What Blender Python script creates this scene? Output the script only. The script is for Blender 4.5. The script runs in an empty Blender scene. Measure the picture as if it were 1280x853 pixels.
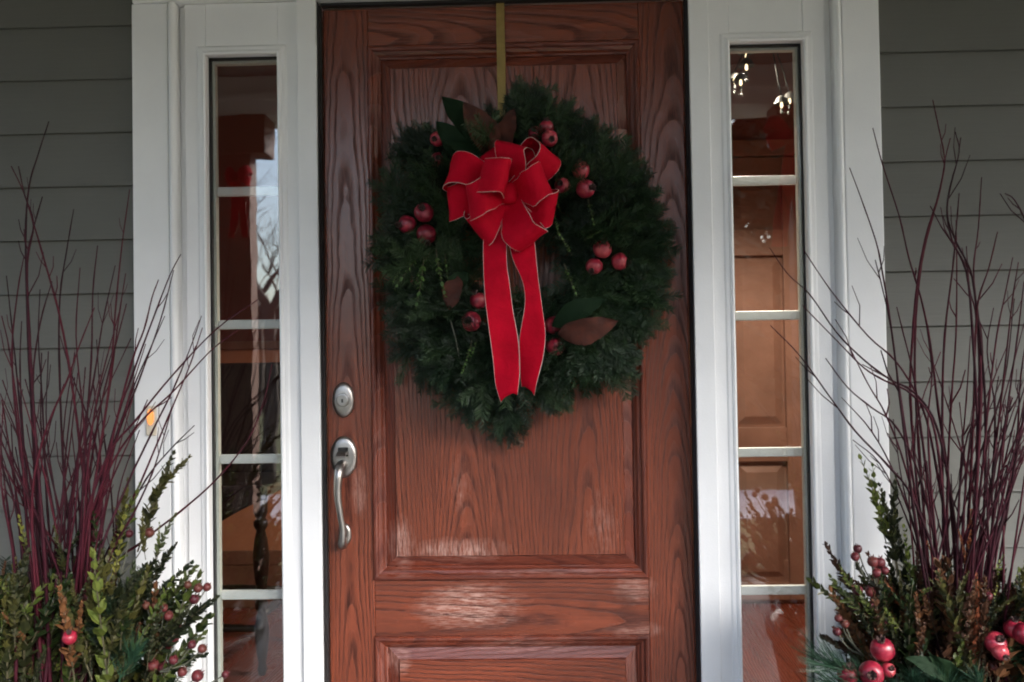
import bpy, bmesh, math, random
from mathutils import Vector, Matrix, noise as mnoise
R_ = math.radians
scene = bpy.context.scene
COL = scene.collection

# ------------------------------------------------------------------ camera
W0, H0, LENS = 1280.0, 853.0, 32.0
FPX = LENS / 36.0 * W0
CAM = Vector((0.0724, -2.1907, 1.1528))
def _cam_axes(y, p, r):
    return (Matrix.Rotation(y, 3, 'Z') @ Matrix.Rotation(p, 3, 'X') @ Matrix.Rotation(r, 3, 'Y'))
CM = _cam_axes(0.0266, 0.0204, 0.0159)
cd = bpy.data.cameras.new('camera'); cam = bpy.data.objects.new('camera', cd); COL.objects.link(cam)
cd.lens = LENS; cd.sensor_width = 36.0; cd.sensor_fit = 'HORIZONTAL'; cd.clip_start = 0.05; cd.clip_end = 2000
rx, fw, up = CM.col[0], CM.col[1], CM.col[2]
cam.matrix_world = Matrix(((rx[0], up[0], -fw[0], CAM[0]), (rx[1], up[1], -fw[1], CAM[1]), (rx[2], up[2], -fw[2], CAM[2]), (0, 0, 0, 1)))
cd.dof.use_dof = True; cd.dof.focus_distance = 2.2; cd.dof.aperture_fstop = 5.6
scene.camera = cam
def at(px, py, Y):
    """a point of the photograph, at the depth Y where the thing stands"""
    d = CM @ Vector(((px - W0 / 2) / FPX, 1, -(py - H0 / 2) / FPX))
    return CAM + d * ((Y - CAM.y) / d.y)

# ------------------------------------------------------------------ sky, sun, exposure
SUN_EL, SUN_AZ = R_(33), R_(136)        # azimuth clockwise from +Y (the house faces -Y)
w = bpy.data.worlds.new('World'); scene.world = w; w.use_nodes = True
nt = w.node_tree; nt.nodes.clear()
sky = nt.nodes.new('ShaderNodeTexSky'); sky.sky_type = 'NISHITA'; sky.sun_disc = False
sky.sun_elevation = SUN_EL; sky.sun_rotation = SUN_AZ; sky.air_density = 1.0; sky.dust_density = 2.0; sky.ozone_density = 1.0
hs = nt.nodes.new('ShaderNodeHueSaturation'); hs.inputs['Saturation'].default_value = 0.88
bg = nt.nodes.new('ShaderNodeBackground'); bg.inputs['Strength'].default_value = 0.06
wo = nt.nodes.new('ShaderNodeOutputWorld')
nt.links.new(sky.outputs[0], hs.inputs['Color']); nt.links.new(hs.outputs[0], bg.inputs[0]); nt.links.new(bg.outputs[0], wo.inputs[0])
sl = bpy.data.lights.new('sun', 'SUN'); sl.energy = 1.5; sl.angle = R_(36); sl.color = (1.0, 0.985, 0.975)
so = bpy.data.objects.new('sun', sl); COL.objects.link(so)
sdir = Vector((math.sin(SUN_AZ) * math.cos(SUN_EL), math.cos(SUN_AZ) * math.cos(SUN_EL), math.sin(SUN_EL)))
so.rotation_euler = sdir.to_track_quat('Z', 'Y').to_euler(); so.location = sdir * 30
vs = scene.view_settings; vs.view_transform = 'Standard'; vs.look = 'None'; vs.exposure = 3.2; vs.gamma = 1.0
scene.render.engine = 'CYCLES'
cy = scene.cycles; cy.max_bounces = 7; cy.transparent_max_bounces = 12; cy.diffuse_bounces = 4; cy.glossy_bounces = 3; cy.transmission_bounces = 2
cy.use_adaptive_sampling = True; cy.adaptive_threshold = 0.025
cy.sample_clamp_indirect = 6.0; cy.use_denoising = True; cy.filter_width = 1.9

# ------------------------------------------------------------------ node helpers
class G:
    def __init__(s, name):
        s.mat = bpy.data.materials.new(name); s.mat.use_nodes = True
        s.t = s.mat.node_tree; s.t.nodes.clear(); s.out = s.t.nodes.new('ShaderNodeOutputMaterial')
    def put(s, sock, v):
        if v is None: return
        if isinstance(v, bpy.types.NodeSocket): s.t.links.new(v, sock)
        else:
            if hasattr(sock.default_value, '__len__') and not hasattr(v, '__len__'): v = (v,) * len(sock.default_value)
            if hasattr(v, '__len__') and len(sock.default_value) == 4 and len(v) == 3: v = (*v, 1)
            sock.default_value = v
    def m(s, op, a, b=None, c=None, clamp=False):
        n = s.t.nodes.new('ShaderNodeMath'); n.operation = op; n.use_clamp = clamp
        for i, v in enumerate((a, b, c)): s.put(n.inputs[i], v)
        return n.outputs[0]
    def attr(s, name):
        n = s.t.nodes.new('ShaderNodeAttribute'); n.attribute_name = name; return n
    def sep(s, v):
        n = s.t.nodes.new('ShaderNodeSeparateXYZ'); s.put(n.inputs[0], v); return n.outputs
    def comb(s, x, y, z):
        n = s.t.nodes.new('ShaderNodeCombineXYZ')
        for i, v in enumerate((x, y, z)): s.put(n.inputs[i], v)
        return n.outputs[0]
    def noise(s, vec, scale=1, detail=2, rough=0.5, dist=0):
        n = s.t.nodes.new('ShaderNodeTexNoise'); s.put(n.inputs['Vector'], vec)
        n.inputs['Scale'].default_value = scale; n.inputs['Detail'].default_value = detail
        n.inputs['Roughness'].default_value = rough; n.inputs['Distortion'].default_value = dist
        return n.outputs[0]
    def white(s, v):
        n = s.t.nodes.new('ShaderNodeTexWhiteNoise'); n.noise_dimensions = '1D'; s.put(n.inputs['W'], v); return n.outputs
    def ramp(s, f, stops):
        n = s.t.nodes.new('ShaderNodeValToRGB'); s.put(n.inputs[0], f); e = n.color_ramp.elements
        while len(e) < len(stops): e.new(0.5)
        for q, (p, c) in zip(e, stops):
            q.position = p; q.color = (*c, 1) if hasattr(c, '__len__') else (c, c, c, 1)
        return n.outputs[0]
    def mix(s, f, a, b, mode='MIX'):
        n = s.t.nodes.new('ShaderNodeMix'); n.data_type = 'RGBA'; n.blend_type = mode; n.clamp_factor = True
        s.put(n.inputs[0], f); s.put(n.inputs[6], a); s.put(n.inputs[7], b); return n.outputs[2]
    def rng(s, v, a, b, c=0.0, d=1.0, smooth=True):
        n = s.t.nodes.new('ShaderNodeMapRange'); n.interpolation_type = 'SMOOTHSTEP' if smooth else 'LINEAR'
        for i, q in enumerate((v, a, b, c, d)): s.put(n.inputs[i], q)
        return n.outputs[0]
    def pos(s): return s.t.nodes.new('ShaderNodeNewGeometry').outputs['Position']
    def objc(s): return s.t.nodes.new('ShaderNodeTexCoord').outputs['Object']
    def rand(s): return s.t.nodes.new('ShaderNodeObjectInfo').outputs['Random']
    def bump(s, h, strength=0.3, dist=0.002):
        n = s.t.nodes.new('ShaderNodeBump'); n.inputs['Strength'].default_value = strength; n.inputs['Distance'].default_value = dist
        s.put(n.inputs['Height'], h); return n.outputs[0]
    def pbr(s, col, rough=0.5, metal=0.0, normal=None, **kw):
        n = s.t.nodes.new('ShaderNodeBsdfPrincipled')
        s.put(n.inputs['Base Color'], col); s.put(n.inputs['Roughness'], rough); s.put(n.inputs['Metallic'], metal)
        if normal is not None: s.put(n.inputs['Normal'], normal)
        for k, v in kw.items(): s.put(n.inputs[k.replace('_', ' ')], v)
        s.t.links.new(n.outputs[0], s.out.inputs[0]); return s.mat

def plain(name, col, rough=0.5, metal=0.0, var=0.12, nscale=14, bump=0.0, bscale=60, **kw):
    g = G(name); p = g.pos()
    n = g.noise(p, nscale, 4, 0.6)
    dark = tuple(c * (1 - var) for c in col); lite = tuple(min(1, c * (1 + var)) for c in col)
    c = g.ramp(n, [(0.3, dark), (0.7, lite)])
    nb = g.bump(g.noise(p, bscale, 3), bump, 0.003) if bump else None
    r = g.rng(n, 0.2, 0.8, rough * 0.9, min(1, rough * 1.1))
    return g.pbr(c, r, metal, nb, **kw)

def oak(name, light, dark, pale, wear=1.0, rough=0.27):
    g = G(name); gx, gy, gs = g.sep(g.attr('grain').outputs['Vector'])
    r1, r2, r3 = g.sep(g.white(gs)[1])
    sid = g.m('MULTIPLY', gs, 7.31)
    low = g.m('SUBTRACT', g.noise(g.comb(g.m('MULTIPLY', gx, 7), g.m('MULTIPLY', gy, 1.7), sid), 1, 2, 0.5), 0.5)
    low2 = g.m('SUBTRACT', g.noise(g.comb(g.m('MULTIPLY', gx, 3), g.m('MULTIPLY', gy, 2.6), g.m('ADD', sid, 31.7)), 1, 3, 0.55), 0.5)
    wob = g.m('SUBTRACT', g.noise(g.comb(g.m('MULTIPLY', gx, 60), g.m('MULTIPLY', gy, 7), sid), 1, 2), 0.5)
    xc = g.m('ADD', g.m('MULTIPLY_ADD', low, 0.022, gx), g.m('MULTIPLY', g.m('SUBTRACT', r1, 0.5), 0.17))
    slope = g.m('MULTIPLY_ADD', r3, 0.05, 0.03)
    h = g.m('ADD', g.m('MULTIPLY_ADD', gy, slope, g.m('MULTIPLY', r2, 0.05)), g.m('MULTIPLY', low2, 0.028))
    d = g.m('SQRT', g.m('ADD', g.m('MULTIPLY', xc, xc), g.m('MULTIPLY', h, h)))
    d = g.m('MULTIPLY_ADD', wob, 0.0018, d)
    ring = g.m('FRACT', g.m('DIVIDE', d, g.m('MULTIPLY_ADD', r2, 0.003, 0.0062)))
    early = g.ramp(ring, [(0.0, 1.0), (0.14, 0.9), (0.34, 0.25), (0.52, 0.0), (0.95, 0.0), (1.0, 1.0)])
    early.node.color_ramp.interpolation = 'EASE'
    pore = g.noise(g.comb(g.m('MULTIPLY', gx, 750), g.m('MULTIPLY', gy, 26), sid), 1, 2, 0.6)
    pore = g.rng(pore, 0.36, 0.62)
    fine = g.noise(g.comb(g.m('MULTIPLY', gx, 260), g.m('MULTIPLY', gy, 5), sid), 1, 3, 0.6)
    tone = g.noise(g.comb(g.m('MULTIPLY', gx, 14), g.m('MULTIPLY', gy, 3.1), sid), 1, 3, 0.55)
    line = g.m('MULTIPLY', early, g.m('MULTIPLY_ADD', pore, 0.75, 0.32), clamp=True)
    line = g.m('MULTIPLY', line, g.rng(tone, 0.25, 0.7, 0.72, 1.0))
    base = g.mix(g.rng(tone, 0.25, 0.75), tuple(c * 0.72 for c in light), tuple(c * 1.16 for c in light))
    base = g.mix(g.rng(fine, 0.35, 0.72, 0, 0.62), base, tuple(c * 0.5 for c in light))
    base = g.mix(g.m('MULTIPLY', line, 0.95), base, dark)
    # sun-bleached, worn-through finish: scuffs low on the door, following the grain
    P = g.pos(); px, py, pz = g.sep(P)
    sc = g.m('ADD', g.m('MULTIPLY', g.noise(g.comb(g.m('MULTIPLY', px, 9), g.m('MULTIPLY', pz, 14), 3.3), 1, 5, 0.7), 0.55), g.m('MULTIPLY', g.noise(g.comb(g.m('MULTIPLY', gx, 55), g.m('MULTIPLY', gy, 16), 5.5), 1, 4, 0.7), 0.48))
    def blob(cx, cz, ax, az, k):
        u = g.m('DIVIDE', g.m('SUBTRACT', px, cx), ax); v = g.m('DIVIDE', g.m('SUBTRACT', pz, cz), az)
        q = g.m('SUBTRACT', 1.0, g.m('ADD', g.m('MULTIPLY', u, u), g.m('MULTIPLY', v, v)), clamp=True)
        return g.m('MULTIPLY', q, k)
    reg = None
    for a in ((-0.10, 0.55, 0.17, 0.075, 1.0), (0.30, 0.59, 0.07, 0.05, 0.8), (0.30, 0.49, 0.09, 0.025, 0.7), (-0.27, 0.70, 0.05, 0.10, 0.9), (-0.12, 0.685, 0.16, 0.045, 0.9),
              (0.23, 0.74, 0.06, 0.14, 0.55), (-0.12, 0.86, 0.04, 0.12, 0.6), (0.0, 0.455, 0.34, 0.03, 0.6), (-0.37, 0.84, 0.03, 0.1, 0.75), (-0.27, 0.63, 0.08, 0.02, 0.5), (0.1, 0.63, 0.3, 0.015, 0.6),
              (-0.28, 0.42, 0.04, 0.05, 0.8), (-0.05, 1.0, 0.07, 0.05, 0.35)):
        q = blob(*a); reg = q if reg is None else g.m('MAXIMUM', reg, q)
    gen = g.rng(pz, 1.1, 0.35, 0.0, 0.26)
    reg = g.m('ADD', reg, gen)
    k = g.rng(g.m('MULTIPLY', sc, g.m('ADD', reg, 0.30)), 0.34, 0.92, 0, 0.95 * wear)
    k = g.m('MULTIPLY', k, g.m('MULTIPLY_ADD', fine, 0.8, 0.5), clamp=True)
    k = g.m('MULTIPLY', k, g.m('SUBTRACT', 1.0, g.m('MULTIPLY', line, 0.75)))
    k = g.m('MULTIPLY', k, g.rng(g.noise(g.comb(g.m('MULTIPLY', gx, 330), g.m('MULTIPLY', gy, 34), 2.2), 1, 4, 0.7), 0.40, 0.62, 0.05, 1.3))
    base = g.mix(k, base, pale)
    # dark water stains on the middle rail
    st = g.m('MULTIPLY', blob(0.26, 0.55, 0.13, 0.05, 1.0), g.rng(g.noise(g.comb(g.m('MULTIPLY', px, 16), g.m('MULTIPLY', pz, 30), 9.1), 1, 3), 0.4, 0.62))
    base = g.mix(g.m('MULTIPLY', st, 0.6), base, tuple(c * 0.28 for c in light))
    rgh = g.m('ADD', g.m('MULTIPLY_ADD', line, 0.30, rough), g.m('MULTIPLY', k, 0.3))
    hgt = g.m('ADD', g.m('MULTIPLY', line, -1.0), g.m('MULTIPLY', fine, 0.35))
    return g.pbr(base, rgh, 0, g.bump(hgt, 0.40, 0.0010), Specular_IOR_Level=g.m('MULTIPLY_ADD', line, -0.5, 0.68))

def leafmat(name, cols, rough=0.55, spec=0.3):
    g = G(name); r = g.rand(); n = g.noise(g.pos(), 45, 2)
    f = g.m('MULTIPLY_ADD', g.m('SUBTRACT', n, 0.5), 1.3, r)
    st = [(i / max(1, len(cols) - 1), c) for i, c in enumerate(cols)]
    return g.pbr(g.ramp(f, st), rough, 0, None, Specular_IOR_Level=spec)

M = {}
M['white'] = plain('white_trim_paint', (0.80, 0.80, 0.80), 0.42, var=0.035, nscale=5, bump=0.10, bscale=220)
M['oak'] = oak('weathered_red_oak', (0.225, 0.050, 0.021), (0.020, 0.006, 0.005), (0.52, 0.31, 0.25))
M['oak_trim'] = oak('weathered_oak_moulding', (0.185, 0.040, 0.020), (0.055, 0.013, 0.010), (0.47, 0.27, 0.22), 0.8)
M['nickel'] = plain('brushed_nickel', (0.42, 0.395, 0.37), 0.34, 1.0, var=0.10, nscale=60, bump=0.08, bscale=400)
M['dark'] = plain('dark_keyhole_metal', (0.03, 0.028, 0.026), 0.5, 0.6)
M['strip_dark'] = plain('weatherstrip_and_gap_shade', (0.012, 0.012, 0.013), 0.7)
M['gold'] = plain('brass_hanger_metal', (0.30, 0.205, 0.065), 0.45, 0.6, var=0.12, nscale=50)
def siding_mat():
    g = G('grey_siding_paint'); p = g.pos(); x, y, z = g.sep(p)
    grain = g.noise(g.comb(g.m('MULTIPLY', x, 7), 0.0, g.m('MULTIPLY', z, 170)), 1, 4, 0.65)
    tone = g.noise(p, 3, 3)
    c = g.ramp(g.m('MULTIPLY_ADD', g.m('SUBTRACT', grain, 0.5), 0.5, tone), [(0.25, (0.101, 0.100, 0.087)), (0.75, (0.123, 0.122, 0.107))])
    return g.pbr(c, 0.6, 0, g.bump(grain, 0.35, 0.0015))
M['siding'] = siding_mat()
def glass_mat():
    g = G('window_glass')
    lw = g.t.nodes.new('ShaderNodeLayerWeight'); lw.inputs[0].default_value = 0.5
    f = g.m('MULTIPLY_ADD', g.m('POWER', lw.outputs['Facing'], 4.0), 0.8, 0.15, clamp=True)
    tr = g.t.nodes.new('ShaderNodeBsdfTransparent'); tr.inputs[0].default_value = (0.94, 0.96, 0.95, 1)
    gl = g.t.nodes.new('ShaderNodeBsdfGlossy'); gl.inputs['Roughness'].default_value = 0.012
    # float glass is never quite flat: a weak long-wave waviness bends reflections
    nb = g.bump(g.noise(g.pos(), 7, 2), 0.05, 0.004); g.put(gl.inputs['Normal'], nb)
    mx = g.t.nodes.new('ShaderNodeMixShader'); g.put(mx.inputs[0], f)
    g.t.links.new(tr.outputs[0], mx.inputs[1]); g.t.links.new(gl.outputs[0], mx.inputs[2]); g.t.links.new(mx.outputs[0], g.out.inputs[0])
    return g.mat
M['glass'] = glass_mat()
def velvet_mat():
    g = G('red_velvet_ribbon'); p = g.pos()
    n = g.noise(p, 420, 2); n2 = g.noise(p, 25, 3)
    c = g.ramp(g.m('MULTIPLY_ADD', g.m('SUBTRACT', n, 0.5), 0.6, n2), [(0.25, (0.40, 0.001, 0.013)), (0.75, (0.52, 0.0015, 0.019))])
    return g.pbr(c, 0.75, 0, g.bump(g.m('ADD', g.m('MULTIPLY', n, 0.25), g.m('MULTIPLY', g.noise(p, 38, 2, 0.5, 1.2), 1.6)), 0.55, 0.003), Specular_IOR_Level=0.10, Sheen_Weight=0.02, Sheen_Roughness=0.4, Sheen_Tint=(1.0, 0.25, 0.3))
M['velvet'] = velvet_mat()
M['wire'] = plain('cream_ribbon_edge', (0.55, 0.40, 0.37), 0.5, var=0.25, nscale=180)
M['fir'] = leafmat('fir_needles', [(0.006, 0.014, 0.006), (0.011, 0.026, 0.010), (0.030, 0.056, 0.021)], 0.5)
M['firstem'] = plain('fir_twig_bark', (0.045, 0.035, 0.02), 0.8)
M['pine'] = leafmat('pine_needles', [(0.010, 0.034, 0.018), (0.022, 0.060, 0.032)], 0.45)
M['magtop'] = leafmat('magnolia_leaf_green', [(0.006, 0.017, 0.007), (0.010, 0.024, 0.009)], 0.7, 0.12)
M['magback'] = plain('magnolia_leaf_brown_felt', (0.060, 0.013, 0.006), 0.85, var=0.5, nscale=35, bump=0.3, bscale=120)
def fruit_mat():
    g = G('red_pomegranate_skin'); p = g.pos(); r = g.rand()
    n = g.noise(p, 55, 4, 0.6)
    c = g.ramp(g.m('MULTIPLY_ADD', g.m('SUBTRACT', r, 0.5), 0.35, n), [(0.3, (0.13, 0.004, 0.014)), (0.55, (0.29, 0.016, 0.036)), (0.8, (0.44, 0.07, 0.075))])
    return g.pbr(c, 0.33, 0, g.bump(g.noise(p, 160, 2), 0.12, 0.001))
M['fruit'] = fruit_mat()
M['calyx'] = plain('dried_calyx', (0.05, 0.022, 0.018), 0.8, var=0.3, nscale=90)
M['hip'] = leafmat('rose_hip', [(0.055, 0.011, 0.015), (0.12, 0.020, 0.024), (0.085, 0.030, 0.020)], 0.45)
M['boxgreen'] = leafmat('boxwood_leaf', [(0.007, 0.015, 0.005), (0.016, 0.028, 0.007), (0.062, 0.080, 0.016)], 0.42)
M['boxlight'] = leafmat('fresh_boxwood_leaf', [(0.035, 0.075, 0.018), (0.07, 0.13, 0.03), (0.10, 0.16, 0.04)], 0.5)
M['lime'] = leafmat('yellow_green_leaf', [(0.05, 0.075, 0.012), (0.12, 0.14, 0.026), (0.21, 0.20, 0.04)], 0.5)
M['olive'] = leafmat('olive_leaf', [(0.009, 0.014, 0.005), (0.023, 0.026, 0.008), (0.078, 0.072, 0.018)], 0.55)
M['bronze'] = leafmat('bronze_leaf', [(0.034, 0.014, 0.007), (0.072, 0.028, 0.012), (0.15, 0.062, 0.022)], 0.6)
M['rust'] = leafmat('rust_flower_spike', [(0.22, 0.06, 0.025), (0.30, 0.085, 0.035)], 0.7)
M['dogwood'] = leafmat('red_dogwood_bark', [(0.018, 0.003, 0.006), (0.036, 0.004, 0.010), (0.062, 0.007, 0.014)], 0.65, 0.2)
M['greytwig'] = plain('grey_green_stem', (0.10, 0.10, 0.07), 0.7)
M['greenstem'] = plain('leafy_stem_bark', (0.07, 0.06, 0.03), 0.7)
M['pot'] = plain('charcoal_pot_glaze', (0.05, 0.05, 0.052), 0.5, bump=0.2)
M['soil'] = plain('potting_soil', (0.03, 0.02, 0.013), 0.95, var=0.4, nscale=60, bump=0.6)

# ------------------------------------------------------------------ mesh helpers
def tagp(o, label=None, cat=None, group=None, kind=None):
    for k, v in (('label', label), ('category', cat), ('group', group), ('kind', kind)):
        if v: o[k] = v
    return o
def thing(name, loc, label, cat, group=None):
    o = bpy.data.objects.new(name, None); COL.objects.link(o); o.location = loc; o.empty_display_size = 0.1
    return tagp(o, label, cat, group)
def origin(o):
    v = Vector((0, 0, 0))
    while o is not None: v = v + o.location; o = o.parent
    return v
def link(name, me, parent=None, matrix=None):
    """matrix / mesh coordinates are world coordinates; parents are only ever translated"""
    o = bpy.data.objects.new(name, me); COL.objects.link(o)
    if matrix is not None: o.matrix_basis = matrix
    if parent is not None:
        o.parent = parent; o.location = o.location - origin(parent)
    return o
def mesh(name, vs_, fs, mats, smooth=False, mi=None):
    me = bpy.data.meshes.new(name); me.from_pydata([tuple(v) for v in vs_], [], fs); me.update()
    for m_ in (mats if isinstance(mats, (list, tuple)) else [mats]): me.materials.append(m_)
    if mi: me.polygons.foreach_set('material_index', mi)
    if smooth: me.polygons.foreach_set('use_smooth', [True] * len(me.polygons))
    return me
def frombm(name, bm, mats, smooth=False):
    me = bpy.data.meshes.new(name); bm.normal_update(); bm.to_mesh(me); bm.free()
    for m_ in (mats if isinstance(mats, (list, tuple)) else [mats]): me.materials.append(m_)
    if smooth: me.polygons.foreach_set('use_smooth', [True] * len(me.polygons))
    return me
def addbox(bm, x0, x1, y0, y1, z0, z1, bev=0.0, seg=2):
    r = bmesh.ops.create_cube(bm, size=1.0); vv = r['verts']
    for v in vv: v.co = Vector(((x0 + x1) / 2 + v.co.x * (x1 - x0), (y0 + y1) / 2 + v.co.y * (y1 - y0), (z0 + z1) / 2 + v.co.z * (z1 - z0)))
    if bev > 0:
        ed = list({e for v in vv for e in v.link_edges})
        bmesh.ops.bevel(bm, geom=ed, offset=bev, segments=seg, affect='EDGES', profile=0.5)
def box(name, x0, x1, y0, y1, z0, z1, mat, parent=None, bev=0.002, seg=2):
    bm = bmesh.new(); addbox(bm, min(x0, x1), max(x0, x1), min(y0, y1), max(y0, y1), min(z0, z1), max(z0, z1), bev, seg)
    return link(name, frombm(name, bm, mat), parent)
def grainattr(me, fn):
    a = me.attributes.new('grain', 'FLOAT_VECTOR', 'POINT')
    buf = []
    for v in me.vertices: buf.extend(fn(v.co))
    a.data.foreach_set('vector', buf)
def wbox(name, x0, x1, y0, y1, z0, z1, mat, parent, seed, along='z', bev=0.002):
    o = box(name, x0, x1, y0, y1, z0, z1, mat, parent, bev)
    cx, cz = (x0 + x1) / 2, (z0 + z1) / 2
    grainattr(o.data, (lambda c: (c.x - cx + c.y * 0.5, c.z, seed)) if along == 'z' else (lambda c: (c.z - cz + c.y * 0.5, c.x + 1.3, seed)))
    return o
def extrude_profile(pts, ax, a0, a1):
    """closed profile swept along an axis: ax='z' profile (x,y); ax='x' profile (y,z)"""
    n = len(pts); V = []
    for a in (a0, a1):
        for p in pts: V.append((p[0], p[1], a) if ax == 'z' else (a, p[0], p[1]))
    F = [(i, (i + 1) % n, n + (i + 1) % n, n + i) for i in range(n)] + [tuple(range(n))[::-1], tuple(range(n, 2 * n))]
    return V, F
def fixn(me):
    bm = bmesh.new(); bm.from_mesh(me); bmesh.ops.recalc_face_normals(bm, faces=bm.faces); bm.to_mesh(me); bm.free(); return me
def frame_from(d, upv=Vector((0, 0, 1))):
    d = d.normalized(); s = d.cross(upv)
    if s.length < 1e-4: s = d.cross(Vector((1, 0, 0)))
    s.normalize(); return d, s, s.cross(d)
def tube_vf(pts, rads, n=6, V=None, F=None, cap=True):
    V = [] if V is None else V; F = [] if F is None else F; b0 = len(V)
    for i, p in enumerate(pts):
        d = (pts[min(i + 1, len(pts) - 1)] - pts[max(i - 1, 0)])
        _, s, u = frame_from(d, Vector((0.3, 0.9, 0.1)))
        for k in range(n):
            a = 2 * math.pi * k / n; V.append(p + (s * math.cos(a) + u * math.sin(a)) * rads[i])
    for i in range(len(pts) - 1):
        for k in range(n):
            F.append((b0 + i * n + k, b0 + i * n + (k + 1) % n, b0 + (i + 1) * n + (k + 1) % n, b0 + (i + 1) * n + k))
    if cap:
        F.append(tuple(b0 + k for k in range(n))[::-1]); F.append(tuple(b0 + (len(pts) - 1) * n + k for k in range(n)))
    return V, F
def catmull(P, n):
    out = []
    Q = [P[0] * 2 - P[1]] + list(P) + [P[-1] * 2 - P[-2]]
    for i in range(1, len(Q) - 2):
        for k in range(n):
            t = k / n; a, b, c, d = Q[i - 1], Q[i], Q[i + 1], Q[i + 2]
            out.append(0.5 * ((2 * b) + (c - a) * t + (2 * a - 5 * b + 4 * c - d) * t * t + (3 * b - a - 3 * c + d) * t ** 3))
    out.append(P[-1].copy()); return out
def lathe(prof, n=28, center=(0, 0, 0), axis='z'):
    V, F = [], []; c = Vector(center)
    for r, h in prof:
        for k in range(n):
            a = 2 * math.pi * k / n
            if axis == 'z': V.append(c + Vector((r * math.cos(a), r * math.sin(a), h)))
            else: V.append(c + Vector((r * math.cos(a), -h, r * math.sin(a))))
    for i in range(len(prof) - 1):
        for k in range(n): F.append((i * n + k, i * n + (k + 1) % n, (i + 1) * n + (k + 1) % n, (i + 1) * n + k))
    F.append(tuple(range(n))[::-1]); F.append(tuple((len(prof) - 1) * n + k for k in range(n)))
    return V, F
def orient(p, d, nrm, s=1.0):
    """matrix: local X along d, local Z towards nrm"""
    d = d.normalized(); y = nrm.cross(d)
    if y.length < 1e-4: y = Vector((0.1, 1, 0.3)).cross(d)
    y.normalize(); z = d.cross(y)
    m = Matrix((d, y, z)).transposed().to_4x4()
    return Matrix.Translation(p) @ m @ Matrix.Scale(s, 4)
DOOR_Y = 0.05     # front face of the door's stiles

# ================================================================== SETTING
def structure(name, x0, x1, y0, y1, z0, z1, mat, bev=0.0):
    return tagp(box(name, x0, x1, y0, y1, z0, z1, mat, None, bev), kind='structure')
M['porchfloor'] = plain('grey_porch_floor_paint', (0.055, 0.052, 0.05), 0.55, var=0.15, nscale=8)
M['porchwhite'] = plain('porch_ceiling_paint', (0.25, 0.25, 0.25), 0.5, var=0.05)
M['concrete'] = plain('concrete_drive', (0.58, 0.55, 0.56), 0.85, var=0.15, nscale=2)
def lawn_mat():
    g = G('winter_lawn'); p = g.pos(); n = g.noise(p, 0.6, 4, 0.6); n2 = g.noise(p, 25, 3)
    c = g.ramp(g.m('MULTIPLY_ADD', g.m('SUBTRACT', n2, 0.5), 0.6, n), [(0.3, (0.062, 0.068, 0.020)), (0.7, (0.12, 0.108, 0.035))])
    return g.pbr(c, 0.9)
M['lawn'] = lawn_mat()
GZ = -0.62
lw_ = mesh('lawn', [(-400, -500, GZ), (400, -500, GZ), (400, 300, GZ), (-400, 300, GZ)], [(0, 1, 2, 3)], M['lawn'])
tagp(link('lawn', lw_), kind='structure')
tagp(link('driveway', mesh('driveway', [(-60, -9.9, GZ + .006), (60, -9.9, GZ + .006), (60, -7.7, GZ + .006), (-60, -7.7, GZ + .006)], [(0, 1, 2, 3)], M['concrete'])), kind='structure')
structure('porch_floor', -4.2, 4.2, -2.7, 0.0, GZ - 0.1, -0.03, M['porchfloor'], 0.01)
structure('porch_steps', -0.95, 0.95, -3.05, -2.702, GZ - 0.1, -0.22, M['porchfloor'], 0.01)
PB = -2.35        # inner face of the porch beam
structure('porch_ceiling', -4.2, 4.2, -2.75, 0.055, 2.635, 2.70, M['porchwhite'])
structure('porch_roof', -4.4, 4.4, -2.95, 0.5, 2.702, 2.80, plain('roof_shingle', (0.06, 0.06, 0.065), 0.9))
structure('porch_beam', -4.2, 4.2, PB - 0.28, PB, 2.43, 2.633, M['white'], 0.004)
structure('porch_beam_trim', -4.2, 4.2, PB + 0.002, PB + 0.03, 2.505, 2.535, M['white'], 0.004)
# interior hall behind the door
M['terra_lit'] = plain('terracotta_lifted_wall', (0.58, 0.26, 0.15), 0.6, var=0.08, nscale=3)  # terracotta lifted lighter to stand in for light low in the hall
M['oxblood_dim'] = plain('oxblood_dimmed_wall', (0.20, 0.052, 0.036), 0.6, var=0.08, nscale=3)  # red wall darkened in colour to keep the upper hall dim
M['hallfloor'] = oak('red_hall_floorboards', (0.22, 0.050, 0.026), (0.16, 0.034, 0.02), (0.3, 0.1, 0.06), 0.0, 0.25)
M['stained'] = plain('stained_interior_wood', (0.25, 0.125, 0.088), 0.35, var=0.18, nscale=6)
M['plaster'] = plain('hall_ceiling_plaster', (0.55, 0.47, 0.42), 0.8)
HY0, HY1, HX0, HX1, HZ = 0.16, 2.12, -2.2, 2.2, 2.62
structure('hall_wall_back', HX0 - .1, HX1 + .1, HY1, HY1 + 0.1, -0.1, HZ + .1, M['oxblood_dim'])
structure('hall_lit_lower_wall', HX0, 0.77, HY1 - .016, HY1 - .0005, 0.2005, 1.22, M['terra_lit'], .003)  # lighter board added so the lower wall looks better lit than the top
structure('hall_tone_split_cap', HX0, 0.77, HY1 - .03, HY1 - .0005, 1.2205, 1.26, M['stained'], .006)
structure('hall_lower_rail', HX0, 0.77, HY1 - .024, HY1 - .0165, 0.2005, 0.27, M['stained'], .004)
structure('hall_wall_left', HX0 - .1, HX0, HY0, HY1, -0.1, HZ + .1, M['terra_lit'])
structure('hall_wall_right', HX1, HX1 + .1, HY0, HY1, -0.1, HZ + .1, M['terra_lit'])
structure('hall_ceiling', HX0, HX1, 0.06, HY1, HZ, HZ + .1, M['plaster'])
fl = thing('hall_floor', (0, HY0, 0), None, None); fl['kind'] = 'structure'
random.seed(3)
xx = HX0; i = 0
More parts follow.
